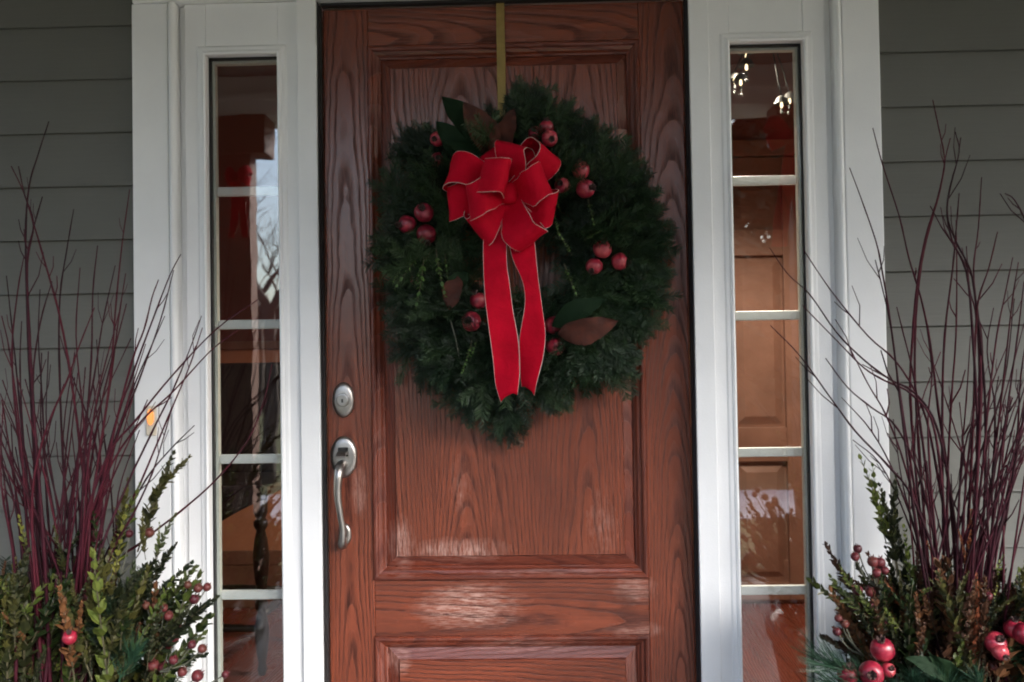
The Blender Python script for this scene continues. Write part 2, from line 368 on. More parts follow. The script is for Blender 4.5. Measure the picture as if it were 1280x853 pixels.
while xx < HX1:
    wbox('floor_board', xx + .0008, min(xx + .0832, HX1), 0.0, HY1, -0.03, 0.0, M['hallfloor'], fl, 500 + i, 'z', 0.0012)
    o = fl.children[-1]; i += 1; xx += 0.084
    a = o.data.attributes['grain']
    for k, v in enumerate(o.data.vertices): a.data[k].vector = (v.co.x - xx, v.co.y * 1.0, 500 + i)
tagp(box('hall_baseboard', HX0, HX1, HY1 - 0.022, HY1 - .001, 0.0, 0.20, M['stained'], None, 0.004), kind='structure')

# ================================================================== SIDING
def siding(side, label, z_first):
    x0, x1 = (-4.0, -0.908) if side < 0 else (0.908, 4.0)
    root = thing('siding_wall', ((x0 + x1) / 2, 0.03, 0), label, 'wall', 'clapboard walls beside the doorway')
    box('wall_backing', x0, x1, 0.036, 0.15, -0.03, 2.634, M['siding'], root, 0)
    pitch = 0.1322; k0 = int((z_first + 0.03) / pitch)
    z = z_first - k0 * pitch
    rnd = random.Random(5 + side)
    while z < 2.62:
        z1 = min(z + pitch + 0.012, 2.634)
        t = rnd.uniform(-0.0006, 0.0006)
        pts = [(0.0115 + t, z), (0.0295, z), (0.0355, z1), (0.0295, z1), (0.0215 + t, z + pitch), (0.0122 + t, z + 0.003)]
        V, F = extrude_profile(pts, 'x', x0, x1)
        link('clapboard', fixn(mesh('clapboard', V, F, M['siding'])), root); z += pitch
siding(-1, 'shaded grey clapboard wall on the doorbell side of the entry', 1.464)
siding(1, 'lighter grey clapboard wall behind the bare twigs opposite the doorbell', 1.482)

# ================================================================== DOOR FRAME AND SIDELIGHTS
fr = thing('door_frame', (0, 0.02, 0), 'white painted frame posts and head around the wooden door', 'door frame')
HEAD = 2.041
for s in (-1, 1):
    box('post', s * .4525, s * .5005, 0.0, 0.15, -0.02, HEAD - .0005, M['white'], fr, 0.0025)
    box('weatherstrip', s * .4475, s * .4523, 0.026, 0.048, 0.0, HEAD - .006, M['strip_dark'], fr, 0.0015)
    box('stop_bead', s * .4495, s * .4523, 0.008, 0.0255, 0.0, HEAD - .004, M['strip_dark'], fr, 0.0012)  # black strips stand for weatherstrip and for the shadow in the door gap
box('head', -0.905, 0.905, -0.004, 0.15, HEAD, 2.16, M['white'], fr, 0.004)
box('head_cap', -0.93, 0.93, -0.035, 0.02, 2.161, 2.20, M['white'], fr, 0.006)
box('head_weatherstrip', -0.447, 0.447, 0.026, 0.048, HEAD - .007, HEAD - .001, M['strip_dark'], fr, 0.001)
box('frieze_board', -0.905, 0.905, 0.022, 0.15, 2.161, 2.634, M['white'], fr, 0.0)
box('threshold', -0.4475, 0.4475, -0.03, 0.12, -0.03, -0.004, M['nickel'], fr, 0.004)

ZT, ZB = 1.912, 0.245        # opening of the glass
def sidelight(s, label):
    root = thing('sidelight_window', (s * .68, 0.02, 0), label, 'window', 'sidelight windows flanking the door')
    X = lambda a: s * a
    box('casing', X(.8185), X(.9075), 0.0, 0.034, -0.02, HEAD - .0008, M['white'], root, 0.003)
    # rounded bead between casing and sash
    pts = [(.7985, .034)] + [(.808 - .0095 * math.cos(a), .006 - .013 * math.sin(a)) for a in [math.pi * k / 8 for k in range(9)]] + [(.8180, .034)]
    pts = [(s * x, y) for x, y in pts]
    V, F = extrude_profile(pts, 'z', -0.02, HEAD - .0008); link('bead', fixn(mesh('bead', V, F, M['white'], False)), root)
    box('rebate', X(.7815), X(.7983), 0.030, 0.15, -0.02, HEAD - .0008, M['white'], root, 0.0)
    box('stile', X(.7285), X(.7813), 0.012, 0.075, -0.02, HEAD - .0008, M['white'], root, 0.002)
    box('stile', X(.5008), X(.5505), 0.012, 0.075, -0.02, HEAD - .0008, M['white'], root, 0.002)
    box('top_panel', X(.5507), X(.7283), 0.0135, 0.075, ZT + .0005, HEAD - .0008, M['white'], root, 0.001)
    box('bottom_panel', X(.5507), X(.7283), 0.0135, 0.075, -0.02, ZB - .0005, M['white'], root, 0.001)
    # raised lip round the glass: mitred picture-frame moulding
    wl = 0.0235; prof = [(0.0, 0.0), (0.0, -0.0065), (0.004, -0.0095), (0.0085, -0.0075), (0.0105, -0.0045), (0.0185, -0.0035), (wl, 0.0)]
    xa, xb = min(X(.5508), X(.728)), max(X(.5508), X(.728))
    V, F = [], []
    yb = 0.0125
    for (cx, cz, ex, ez) in ((xa, ZB, -1, -1), (xb, ZB, 1, -1), (xb, ZT, 1, 1), (xa, ZT, -1, 1)):
        for o_, dy in prof: V.append((cx + ex * o_, yb + dy, cz + ez * o_))
    n = len(prof)
    for c in range(4):
        for k in range(n - 1): F.append((c * n + k, c * n + k + 1, ((c + 1) % 4) * n + k + 1, ((c + 1) % 4) * n + k))
    link('glazing_frame', fixn(mesh('glazing_frame', V, F, M['white'])), root)
    # black strip painted in for the shadow gap, then a slim inner bead
    for nm, ins, w_, y0, y1, mt in (('gap_shadow_strip', 0.0006, 0.0028, 0.030, 0.047, M['strip_dark']), ('inner_bead', 0.0036, 0.0062, 0.0475, 0.066, M['bead'])):
        bm = bmesh.new(); a, b, c, d = xa + ins, xb - ins, ZB + ins, ZT - ins
        addbox(bm, a, a + w_, y0, y1, c, d); addbox(bm, b - w_, b, y0, y1, c, d)
        addbox(bm, a + w_, b - w_, y0, y1, d - w_, d); addbox(bm, a + w_, b - w_, y0, y1, c, c + w_)
        link(nm, frombm(nm, bm, mt), root)
    for z in (1.5838, 1.2509, 0.9166, 0.5809):
        box('muntin', xa + .0100, xb - .0100, 0.0535, 0.066, z - .0115, z + .0115, M['white'], root, 0.003)
    box('pane', xa + .0036, xb - .0036, 0.0475 - .0095, 0.0475 - .0045, ZB + .004, ZT - .004, M['glass'], root, 0.0)
    return root
M['bead'] = plain('grey_white_glazing_bead', (0.60, 0.62, 0.57), 0.5, var=0.08)
sidelight(-1, 'narrow white sidelight window beside the door handle, dark chair seen through it')
sidelight(1, 'narrow white sidelight window on the hinge side, reflecting lawn and planter')

# ================================================================== DOOR
door = thing('front_door', (0, DOOR_Y, 0), 'weathered reddish oak front door with raised panels and nickel hardware', 'door')
D0, D1 = DOOR_Y, DOOR_Y + 0.045
wbox('stile', -.4465, -.3352, D0, D1, 0.004, 2.0315, M['oak'], door, 11)
wbox('stile', .3372, .4465, D0, D1, 0.004, 2.0315, M['oak'], door, 23)
wbox('rail', -.3350, .3370, D0 + .0008, D1, 1.937, 2.0315, M['oak'], door, 31, 'x')
wbox('rail', -.3350, .3370, D0 + .0008, D1, .477, .6165, M['oak'], door, 42, 'x')
wbox('rail', -.3350, .3370, D0 + .0008, D1, .004, .200, M['oak'], door, 53, 'x')
def ringmesh(name, x0, x1, z0, z1, prof, mat, parent, seed):
    """mitred moulding: prof = [(inset, y)], outside in"""
    n = len(prof); parts = []
    V, F, A = [], [], []
    sides = [((x0, z0), (x1, z0), 'x'), ((x1, z0), (x1, z1), 'z'), ((x1, z1), (x0, z1), 'x'), ((x0, z1), (x0, z0), 'z')]
    sg = {(x0, z0): (1, 1), (x1, z0): (-1, 1), (x1, z1): (-1, -1), (x0, z1): (1, -1)}
    for q, (a, b, al) in enumerate(sides):
        b0 = len(V)
        for c in (a, b):
            ex, ez = sg[c]
            for o_, y in prof:
                x, z = c[0] + ex * o_, c[1] + ez * o_
                V.append((x, y, z)); A.append((o_ + 0.02, z if al == 'z' else x + 1.3, seed + q * 3.7))
        for k in range(n - 1): F.append((b0 + k, b0 + n + k, b0 + n + k + 1, b0 + k + 1))
    me = mesh(name, V, F, mat); a_ = me.attributes.new('grain', 'FLOAT_VECTOR', 'POINT')
    a_.data.foreach_set('vector', [c for t in A for c in t])
    fixn_keep(me)
    return link(name, me, parent)
def fixn_keep(me):
    # faces should look towards the street (-Y)
    s = sum(p.normal.y * p.area for p in me.polygons)
    if s > 0: me.flip_normals()
def door_panel(x0, x1, z0, z1, seed, nb, bevel_w):
    root_y = D0
    pn = None
    fx0, fx1, fz0, fz1 = x0 + .030 + bevel_w, x1 - .030 - bevel_w, z0 + .030 + bevel_w, z1 - .030 - bevel_w
    # the raised field: several boards glued up side by side
    V, F, A = [], [], []
    rnd = random.Random(seed); cuts = [0] + sorted((k + rnd.uniform(-.16, .16)) / nb for k in range(1, nb)) + [1]
    for k in range(nb):
        a, b = fx0 + (fx1 - fx0) * cuts[k], fx0 + (fx1 - fx0) * cuts[k + 1]; b0 = len(V)
        V += [(a, D0 + .003, fz0), (b, D0 + .003, fz0), (b, D0 + .003, fz1), (a, D0 + .003, fz1)]
        for x, z in ((a, fz0), (b, fz0), (b, fz1), (a, fz1)):
            if z1 - z0 > 0.6: A.append((x - (a + b) / 2, z, seed + k * 1.37))
            else: A.append((z - (z0 + z1) / 2 + .03, x + 1.3, seed + k * 1.37))
        F.append((b0, b0 + 1, b0 + 2, b0 + 3))
    me = mesh('panel', V, F, M['oak']); at_ = me.attributes.new('grain', 'FLOAT_VECTOR', 'POINT'); at_.data.foreach_set('vector', [c for t in A for c in t]); fixn_keep(me)
    pn = link('panel', me, door)
    # bevel of the raised panel: a small step then a slope down into the groove
    ringmesh('panel_bevel', fx0 - bevel_w, fx1 + bevel_w, fz0 - bevel_w, fz1 + bevel_w,
             [(0.0, D0 + .016), (bevel_w * .92, D0 + .0075), (bevel_w, D0 + .003)], M['oak_trim'], pn, seed + 60)
    # bolection moulding
    prof = [(-.002, D0 + .012), (-.0015, D0 - .004), (.002, D0 - .0075), (.007, D0 - .0080), (.011, D0 - .0055), (.013, D0 - .001), (.0155, D0 + .0005), (.021, D0 + .003), (.026, D0 + .009), (.0295, D0 + .0110), (.0305, D0 + .017)]
    ringmesh('panel_moulding', x0, x1, z0, z1, prof, M['oak_trim'], pn, seed + 80)
door_panel(-.3352, .3372, .6165, 1.937, 108, 5, .026)
door_panel(-.3352, .3372, .2000, .477, 151, 1, .030)
# backing so that no light comes through the joints
wbox('core', -.446, .446, D1 - .012, D1 + .0005, 0.006, 2.030, M['oak'], door, 77)

# hardware
def oval_plate(name, c, rx_, rz_, h, parent, mat=M['nickel']):
    prof = [(1.0, 0.0), (1.0, h * .35), (.96, h * .62), (.86, h * .85), (.70, h * .96), (.45, h), (.02, h)]
    V, F = lathe(prof, 40, (0, 0, 0), 'y'); V = [Vector((v.x * rx_ + c.x, v.y + c.y, v.z * rz_ + c.z)) for v in V]
    return link(name, fixn(mesh(name, V, F, mat, True)), parent)
cb = at(430, 500, D0); cb.y = D0 - .0004
db = oval_plate('deadbolt', cb, .0275, .0435, .014, door)
V, F = lathe([(.0165, 0), (.0165, .004), (.0155, .0055), (.0125, .0060), (.0120, .0045), (.0100, .0045), (.0098, .0068), (.0005, .0068)], 32, (cb.x, cb.y - .0138, cb.z), 'y')
cyl = link('lock_cylinder', fixn(mesh('lock_cylinder', V, F, M['nickel'])), db)
box('keyhole', cb.x - .0022, cb.x + .0022, cb.y - .0216, cb.y - .0200, cb.z - .006, cb.z + .003, M['dark'], db, 0)
hb = at(430.5, 571, D0); hb.y = D0 - .0004
hs_ = oval_plate('handle_set', hb, .033, .0515, .013, door)
tl = bmesh.new(); addbox(tl, hb.x - .0125, hb.x + .0125, hb.y - .0165, hb.y - .0128, hb.z + .002, hb.z + .024, .001)
link('latch_recess', frombm('latch_recess', tl, M['dark']), hs_)
V, F = extrude_profile([(hb.y - .0135, hb.z + .016), (hb.y - .034, hb.z + .013), (hb.y - .043, hb.z + .0055), (hb.y - .042, hb.z + .002), (hb.y - .033, hb.z + .0085), (hb.y - .0135, hb.z + .006)], 'x', hb.x - .0115, hb.x + .0115)
link('thumb_latch', fixn(mesh('thumb_latch', V, F, M['nickel'])), hs_)
lb = at(432, 668, D0); lb.y = D0 - .0004
oval_plate('lower_rosette', lb, .0150, .0270, .009, hs_)
gp = [Vector((hb.x - .003, hb.y - .010, hb.z - .018)), Vector((hb.x - .003, hb.y - .038, hb.z - .022)), Vector((hb.x - .004, hb.y - .052, hb.z - .042)), Vector((hb.x - .006, hb.y - .053, hb.z - .085)),
      Vector((hb.x - .002, hb.y - .048, hb.z - .13)), Vector((hb.x + .003, hb.y - .042, hb.z - .17)), Vector((hb.x + .002, hb.y - .040, hb.z - .19)), Vector((hb.x - .001, hb.y - .034, hb.z - .208)), Vector((hb.x - .002, hb.y - .024, hb.z - .211)), Vector((lb.x - .002, lb.y - .008, lb.z - .010))]
gc = catmull(gp, 5); gr = []
for i in range(len(gc)):
    t = i / (len(gc) - 1); gr.append(.0125 - .0045 * math.sin(math.pi * min(1, max(0, (t - .12) / .8))) if t < .93 else .0085)
V, F = tube_vf(gc, gr, 12); link('grip', fixn(mesh('grip', V, F, M['nickel'], True)), hs_)

# doorbell
bc = at(190, 526, 0.0)
bell = thing('doorbell', (bc.x, 0, bc.z), 'small doorbell glowing orange on the white casing', 'doorbell')
M['bellbody'] = plain('yellowed_bell_plate', (0.62, 0.55, 0.44), 0.4)
box('plate', bc.x - .0125, bc.x + .0125, -.008, -.0003, bc.z - .036, bc.z + .036, M['bellbody'], bell, .003)
g = G('lit_bell_button'); e = g.t.nodes.new('ShaderNodeEmission')
ex, ey, ez = g.sep(g.objc())
e.inputs[0].default_value = (1.0, 0.33, 0.10, 1); e.inputs[1].default_value = 0.17; g.t.links.new(e.outputs[0], g.out.inputs[0])
V, F = lathe([(.0085, 0), (.0085, .003), (.006, .0045), (.0003, .005)], 20, (0, 0, 0), 'y')
V = [Vector((v.x + bc.x, v.y - .0079, v.z * 2.3 + bc.z + .009)) for v in V]
link('button', fixn(mesh('button', V, F, g.mat, True)), bell)

# ================================================================== WREATH
random.seed(41)
WC = at(650, 328, -0.02)
wr = thing('wreath', (WC.x, DOOR_Y, WC.z), 'round evergreen wreath with red bow and small fruits hanging on the door', 'wreath')
hx0, hx1 = at(621, 60, D0).x, at(631.5, 60, D0).x
hg = thing('wreath_hanger', ((hx0 + hx1) / 2, D0, 1.75), 'thin brass strip over the door top holding the wreath', 'hanger')
box('strap', hx0, hx1, D0 - .0105, D0 - .0085, 1.70, 2.0335, M['gold'], hg, .0006)
box('top_hook', hx0, hx1, D0 - .0105, D1 + .004, 2.0336, 2.0352, M['gold'], hg, .0005)
V, F = tube_vf([Vector(((hx0 + hx1) / 2, D0 - .010, 1.702)), Vector(((hx0 + hx1) / 2, D0 - .04, 1.695)), Vector(((hx0 + hx1) / 2, D0 - .05, 1.715))], [.004, .004, .003], 8)
link('hook', fixn(mesh('hook', V, F, M['gold'], True)), hg)

def needle_quads(V, F, p, d, nrm, L, wd):
    d = d.normalized(); s = d.cross(nrm)
    if s.length < 1e-3: s = d.cross(Vector((0.3, 0.5, 0.8)))
    s.normalize(); b = len(V)
    V += [p - s * wd * .5, p + s * wd * .5, p + d * L * .6 + s * wd * .55, p + d * L, p + d * L * .6 - s * wd * .55]
    F.append((b, b + 1, b + 2, b + 3, b + 4))
def fir_sprig(seed, length=0.17, nside=3, nl=0.021, wd=0.0014, curve=.25):
    r = random.Random(seed); V, F = [], []
    def shoot(p0, d0, L, rad):
        n = max(4, int(L / .02)); P = [p0]; d = d0.copy(); bend = r.uniform(-curve, curve)
        for k in range(n):
            d = (Matrix.Rotation(bend / n, 3, 'Z') @ d); d.z -= .012; d.normalize(); P.append(P[-1] + d * (L / n))
        tube_vf(P, [rad * (1 - .7 * k / n) for k in range(n + 1)], 4, V, F, False)
        m_ = int(L / .0026)
        for k in range(m_):
            t = (k + .5) / m_; q = t * n; i = min(n - 1, int(q)); p = P[i].lerp(P[i + 1], q - i); dd = (P[i + 1] - P[i]).normalized()
            s = dd.cross(Vector((0, 0, 1))).normalized()
            l = nl * (1.0 - .45 * t ** 3) * r.uniform(.75, 1.1)
            for sd in (-1, 1):
                el = r.uniform(-.15, .55); a = R_(r.uniform(38, 62))
                nd = dd * math.cos(a) + (s * sd * math.cos(el) + Vector((0, 0, 1)) * math.sin(el)) * math.sin(a)
                needle_quads(V, F, p, nd, Vector((0, 0, 1)) + s * r.uniform(-.8, .8), l, wd)
            if r.random() < .6:
                nd = dd * .75 + Vector((0, 0, 1)) * r.uniform(.4, .8) + s * r.uniform(-.4, .4)
                needle_quads(V, F, p, nd, s, l * .85, wd)
        return P
    main = shoot(Vector((0, 0, 0)), Vector((1, 0, 0)), length, .0022)
    for k in range(nside):
        i = int(len(main) * (.15 + .55 * k / max(1, nside))); sd = 1 if k % 2 else -1
        dd = Vector((math.cos(R_(42)), sd * math.sin(R_(42)), r.uniform(-.1, .15)))
        shoot(main[i], dd, length * r.uniform(.38, .55), .0014)
    return mesh('fir_sprig', V, F, [M['fir']])
SPRIGS = [fir_sprig(200 + k, random.uniform(.14, .20), random.choice((4, 5, 6)), random.uniform(.024, .034)) for k in range(9)]
FRONT = Vector((0, -1, 0))
def outline(a):
    """outer reach of the needles by angle (0 = right, counter-clockwise), metres"""
    r = .368 + .006 * math.sin(3 * a + .6) + .008 * math.sin(7 * a + 2)
    for c, amp, wd in ((-1.62, .065, .22), (1.52, .055, .20), (-.35, .015, .15), (.02, .012, .15), (1.05, .01, .2), (2.5, .01, .25), (3.14, -.012, .3)):
        dlt = (a - c + math.pi) % (2 * math.pi) - math.pi; r += amp * math.exp(-(dlt / wd) ** 2)
    return r
cnt = 0
for layer, (n, r0, r1, yb, el) in enumerate(((56, .13, .30, .028, .02), (74, .12, .27, -.005, .18), (62, .11, .24, -.045, .42), (24, .12, .2, -.06, .6), (30, .13, .21, .0, .25))):
    for k in range(n):
        a = 2 * math.pi * (k + random.uniform(-.4, .4)) / n
        me = random.choice(SPRIGS); L = me.vertices and max(v.co.x for v in me.vertices)
        sc = random.uniform(.8, 1.1)
        swirl = random.gauss(-.45, .45) if layer else random.gauss(-.25, .4)
        ro = outline(a)
        reach = max(.05, L * sc * math.cos(swirl) * (1 - el * .3))
        rs = min(random.uniform(r0, r1), ro - reach + random.uniform(-.035, .012))
        if layer >= 2: rs = random.uniform(r0, r1)
        if layer == 4: swirl = math.pi + random.gauss(.3, .5); sc *= .62
        rs = max(rs, .07)
        b = a + swirl
        d = Vector((math.cos(b), -el * random.uniform(.4, 1.6), math.sin(b)))
        p = Vector((WC.x + rs * math.cos(a), yb + random.uniform(-.012, .012), WC.z + rs * math.sin(a)))
        nrm = (FRONT + Vector((random.uniform(-.6, .6), 0, random.uniform(-.3, .7))))
        tip = p + d.normalized() * L * sc; tr_ = math.hypot(tip.x - WC.x, tip.z - WC.z)
        if tr_ > ro: f_ = (tr_ - ro) / tr_; p = p - Vector((tip.x - WC.x, 0, tip.z - WC.z)) * f_
        link('fir_sprig', me, wr, orient(p, d, nrm, sc)); cnt += 1
# tufts that break the outline (bottom tail, top spray, right-hand tips)
for (x0, y0, x1, y1, n) in ((640, 500, 636, 560, 5), (650, 160, 668, 98, 6), (560, 420, 492, 462, 2), (790, 400, 832, 405, 3), (790, 300, 848, 292, 2), (760, 200, 800, 205, 3), (500, 260, 464, 206, 2), (735, 440, 800, 468, 3), (690, 150, 735, 138, 4), (540, 180, 492, 176, 3), (600, 480, 572, 528, 3), (690, 490, 700, 520, 3), (520, 300, 466, 300, 3), (565, 225, 503, 164, 5), (715, 205, 757, 156, 5), (770, 245, 806, 208, 4), (768, 365, 690, 335, 4), (760, 275, 696, 300, 4), (555, 300, 602, 315, 3), (560, 460, 520, 480, 3), (760, 430, 795, 462, 3)):
    for k in range(n):
        p = at(x0 + random.uniform(-14, 14), y0 + random.uniform(-8, 8), random.uniform(-.05, .0)); q = at(x1 + random.uniform(-10, 10), y1 + random.uniform(-6, 6), random.uniform(-.05, .02))
        me = random.choice(SPRIGS); L = max(v.co.x for v in me.vertices); d = q - p
        sc = max(.6, min(1.2, d.length / L * 1.15)); st = q - d.normalized() * L * sc
        link('fir_sprig', me, wr, orient(st, d, FRONT + Vector((random.uniform(-.4, .4), 0, random.uniform(-.2, .4))), sc))
# wire ring that carries the boughs
V, F = [], []
n1, n2 = 48, 8
for i in range(n1):
    a = 2 * math.pi * i / n1
    for j in range(n2):
        b = 2 * math.pi * j / n2; r = .19 + .022 * math.cos(b)
        V.append(Vector((WC.x + r * math.cos(a), .012 + .022 * math.sin(b), WC.z + r * math.sin(a))))
F = [(i * n2 + j, i * n2 + (j + 1) % n2, ((i + 1) % n1) * n2 + (j + 1) % n2, ((i + 1) % n1) * n2 + j) for i in range(n1) for j in range(n2)]
link('ring', fixn(mesh('ring', V, F, M['firstem'], True)), wr)

# fruits: a lumpy ball with a crown (calyx) and its hollow
def fruit_meshes(seed):
    r = random.Random(seed); bm = bmesh.new(); bmesh.ops.create_icosphere(bm, subdivisions=3, radius=1.0)
    off = Vector((r.uniform(0, 50), r.uniform(0, 50), 0))
    for v in bm.verts:
        k = 1 + .06 * mnoise.noise(v.co * 1.3 + off) + .02 * mnoise.noise(v.co * 4 + off); v.co *= k
        if v.co.z > .86: v.co.z -= (v.co.z - .86) * 1.6
    body = frombm('fruit', bm, M['fruit'], True)
    V, F = [], []; n = 12
    for ring, (rr, h) in enumerate(((.30, .80), (.27, 1.0), (.38, 1.17), (.30, 1.13), (.20, .98), (.16, .82))):
        for k in range(n):
            a = 2 * math.pi * k / n; jag = 1.0 if ring not in (2, 3) else (1.12 if k % 2 else .88)
            V.append(Vector((rr * math.cos(a), rr * math.sin(a), h * (jag if ring in (2, 3) else 1))))
    for i in range(5):
        for k in range(n): F.append((i * n + k, i * n + (k + 1) % n, (i + 1) * n + (k + 1) % n, (i + 1) * n + k))
    F.append(tuple(5 * n + k for k in range(n)))
    return body, mesh('calyx', V, F, M['calyx'])
FRUITS = [fruit_meshes(900 + k) for k in range(4)]
def fruit(parent, px, py, rad_px, Y, face, name='fruit'):
    p = at(px, py, Y); rad = rad_px * (Y - CAM.y) / FPX
    b, c = random.choice(FRUITS)
    f = Vector(face).normalized(); q = f.to_track_quat('Z', 'Y').to_matrix().to_4x4()
    mtx = Matrix.Translation(p) @ q @ Matrix.Rotation(random.uniform(0, 6), 4, 'Z') @ Matrix.Scale(rad, 4)
    o = link(name, b, parent, mtx)
    k = bpy.data.objects.new('calyx', c); COL.objects.link(k); k.parent = o
    return o
for (px, py, r, Y, face) in ((509, 281, 12, -.085, (-.8, -.6, -.1)), (530, 266, 12.5, -.095, (-.1, -1, .35)), (533, 293, 12.5, -.095, (.1, -.4, -.8)),
        (726, 213, 11.5, -.09, (-.2, -.3, .8)), (732, 236, 12, -.10, (.7, -.8, 0)), (753, 311, 12, -.10, (.1, -.8, .7)), (775, 327, 11, -.09, (.9, -.3, -.2)), (743, 333, 10.5, -.085, (-.4, -.7, -.6)),
        (589, 402, 12.5, -.105, (-.2, -1, .1)), (598, 376, 11, -.085, (-.3, -.2, .8)), (692, 407, 11.5, -.095, (.6, -.2, .5)), (694, 433, 12, -.10, (.55, -.75, -.2)),
        (547, 174, 9.5, -.10, (-.3, -.9, -.2)), (547, 200, 9, -.095, (.2, -1, .1)), (687, 173, 10.5, -.135, (.2, -.9, -.3)), (683, 159, 9, -.12, (0, -.4, 1)), (669, 167, 9, -.11, (-.2, -.9, .3)), (703, 232, 10, -.10, (-.3, -1, .1)), (520, 349, 8, -.03, (0, -1, 0))):
    fruit(wr, px, py, r, Y, face)
def big_leaf(name, parent, b, t, wpx, mats, roll=0.0, arch=.25, curl=.2):
    """leaf blade from base point to tip point, with mid-rib fold and arch towards the viewer"""
    d = t - b; L = d.length; nrm = (Matrix.Rotation(roll, 3, d.normalized()) @ FRONT)
    dn = d.normalized(); s = nrm.cross(dn).normalized(); nn = dn.cross(s)
    if nn.y > 0: nn = -nn
    V, F = [], []; n = 12
    for i in range(n + 1):
        u = i / n; wdt = wpx * (math.sin(math.pi * u ** .85) ** .8) * .5 + .0004
        c = b + d * u + nn * (arch * L * math.sin(math.pi * u) * .5)
        for j, e in enumerate((-1, -.55, 0, .55, 1)):
            V.append(c + s * wdt * e + nn * (abs(e) ** 1.5 * wdt * curl + .0035 * math.sin(11 * u + e * 3) + .002 * math.sin(23 * u) * e))
    for i in range(n):
        for j in range(4): F.append((i * 5 + j, i * 5 + j + 1, i * 5 + 6 + j, i * 5 + 5 + j))
    return link(name, mesh(name, V, F, mats, True), parent)
for (a, b, wd, mt, roll, Y0, Y1) in (((622, 200), (579, 128), .068, 'magback', .2, -.07, -.09), ((628, 200), (643, 136), .052, 'magback', -.4, -.07, -.075), ((612, 190), (552, 122), .072, 'magtop', .3, -.045, -.05),
        ((600, 205), (545, 152), .06, 'magtop', -.2, -.05, -.06), ((640, 225), (552, 178), .05, 'magtop', .5, -.06, -.075), ((697, 418), (772, 401), .062, 'magback', .35, -.085, -.10), ((690, 408), (758, 374), .05, 'magtop', -.3, -.07, -.085),
        ((572, 345), (563, 388), .048, 'magback', .3, -.07, -.07), ((584, 340), (556, 372), .04, 'magtop', .0, -.06, -.06)):
    big_leaf('magnolia_leaf', wr, at(*a, Y0 - .05), at(*b, Y1 - .055), wd, M[mt], roll)

# small-leaved sprigs (shared by wreath and planters)
def leaf_sprig(seed, L, pairs, leaf, droop, mats, ang=50, wratio=.5, whorl=False):
    r = random.Random(seed); n = 8; V, F, MI = [], [], []
    P = [Vector((0, 0, 0))]; d = Vector((1, 0, 0)); b = r.uniform(-.3, .3); c = r.uniform(-.2, .2)
    for k in range(n):
        d = Matrix.Rotation(b / n, 3, 'Z') @ d; d.z += (-droop + c) / n; d.normalize(); P.append(P[-1] + d * (L / n))
    tube_vf(P, [.0016 * (1 - .65 * k / n) for k in range(n + 1)], 4, V, F, False); MI += [1] * len(F)
    roll = r.uniform(0, 3)
    for k in range(pairs):
        t = .12 + .88 * (k + .5) / pairs; q = t * n; i = min(n - 1, int(q)); p = P[i].lerp(P[i + 1], q - i); dd = (P[i + 1] - P[i]).normalized()
        s0 = dd.cross(Vector((0, 0, 1))).normalized(); u0 = s0.cross(dd)
        ls = leaf * (1.0 - .5 * t ** 2.5) * r.uniform(.75, 1.15)
        roll += 1.57 + r.uniform(-.3, .3)
        for sd in ((0, math.pi) if not whorl else (0, 2.1, 4.2)):
            a = roll + sd; an = R_(ang + r.uniform(-18, 18) - 25 * t)
            out = s0 * math.cos(a) + u0 * math.sin(a); ld = dd * math.cos(an) + out * math.sin(an); ld.z -= r.uniform(0, .15); ld.normalize()
            sd_ = ld.cross(dd).normalized(); nn = sd_.cross(ld); wdt = ls * wratio * .5; bI = len(V)
            cup = r.uniform(.1, .35) * wdt
            V += [p, p + ld * ls * .35 + sd_ * wdt + nn * cup, p + ld * ls * .72 + sd_ * wdt * .75 + nn * cup, p + ld * ls, p + ld * ls * .72 - sd_ * wdt * .75 + nn * cup, p + ld * ls * .35 - sd_ * wdt + nn * cup, p + ld * ls * .5]
            F += [(bI, bI + 1, bI + 2, bI + 6), (bI + 6, bI + 2, bI + 3), (bI + 6, bI + 3, bI + 4), (bI, bI + 6, bI + 4, bI + 5)]; MI += [0] * 4
    return mesh('leafy_sprig', V, F, mats, False, MI)
LS = {k: [leaf_sprig(300 + i * 7 + j, Lr, pr, lf, dr, [M[mt], M['greenstem']], an, wr_, wh) for j in range(4)]
      for i, (k, Lr, pr, lf, dr, mt, an, wr_, wh) in enumerate((('boxgreen', .15, 9, .021, .4, 'boxlight', 52, .58, False), ('lime', .20, 13, .026, .15, 'lime', 50, .55, False), ('olive', .20, 15, .027, .1, 'olive', 50, .55, True),
        ('bronze', .19, 15, .026, .1, 'bronze', 48, .55, True), ('rust', .16, 24, .012, .05, 'rust', 42, .6, True), ('green', .18, 12, .030, .2, 'boxgreen', 52, .56, False)))}
def sprig_between(name, key, parent, p, q, nrm=None):
    me = random.choice(LS[key]); L = max(v.co.x for v in me.vertices); d = q - p
    nrm = nrm or Vector((random.uniform(-1, 1), -1, random.uniform(-.3, .3)))
    return link(name, me, parent, orient(p, d, nrm, d.length / L))
for (a, b) in (((525, 318), (490, 360)), ((530, 320), (526, 386)), ((545, 312), (551, 372)), ((538, 315), (510, 352)), ((556, 318), (560, 350)), ((590, 425), (582, 468)), ((596, 424), (589, 450)), ((700, 300), (690, 268)), ((715, 320), (700, 290)),
               ((735, 250), (745, 282)), ((730, 300), (752, 288)), ((700, 265), (693, 243)), ((505, 330), (488, 352)), ((705, 330), (722, 370))):
    sprig_between('boxwood_sprig', 'boxgreen', wr, at(*a, -.135), at(*b, -.15))
V, F = tube_vf([at(563, 400, -.10), at(570, 425, -.105), at(579, 474, -.10)], [.0016, .0015, .001], 5)
link('bare_stem', fixn(mesh('bare_stem', V, F, M['greytwig'])), wr)

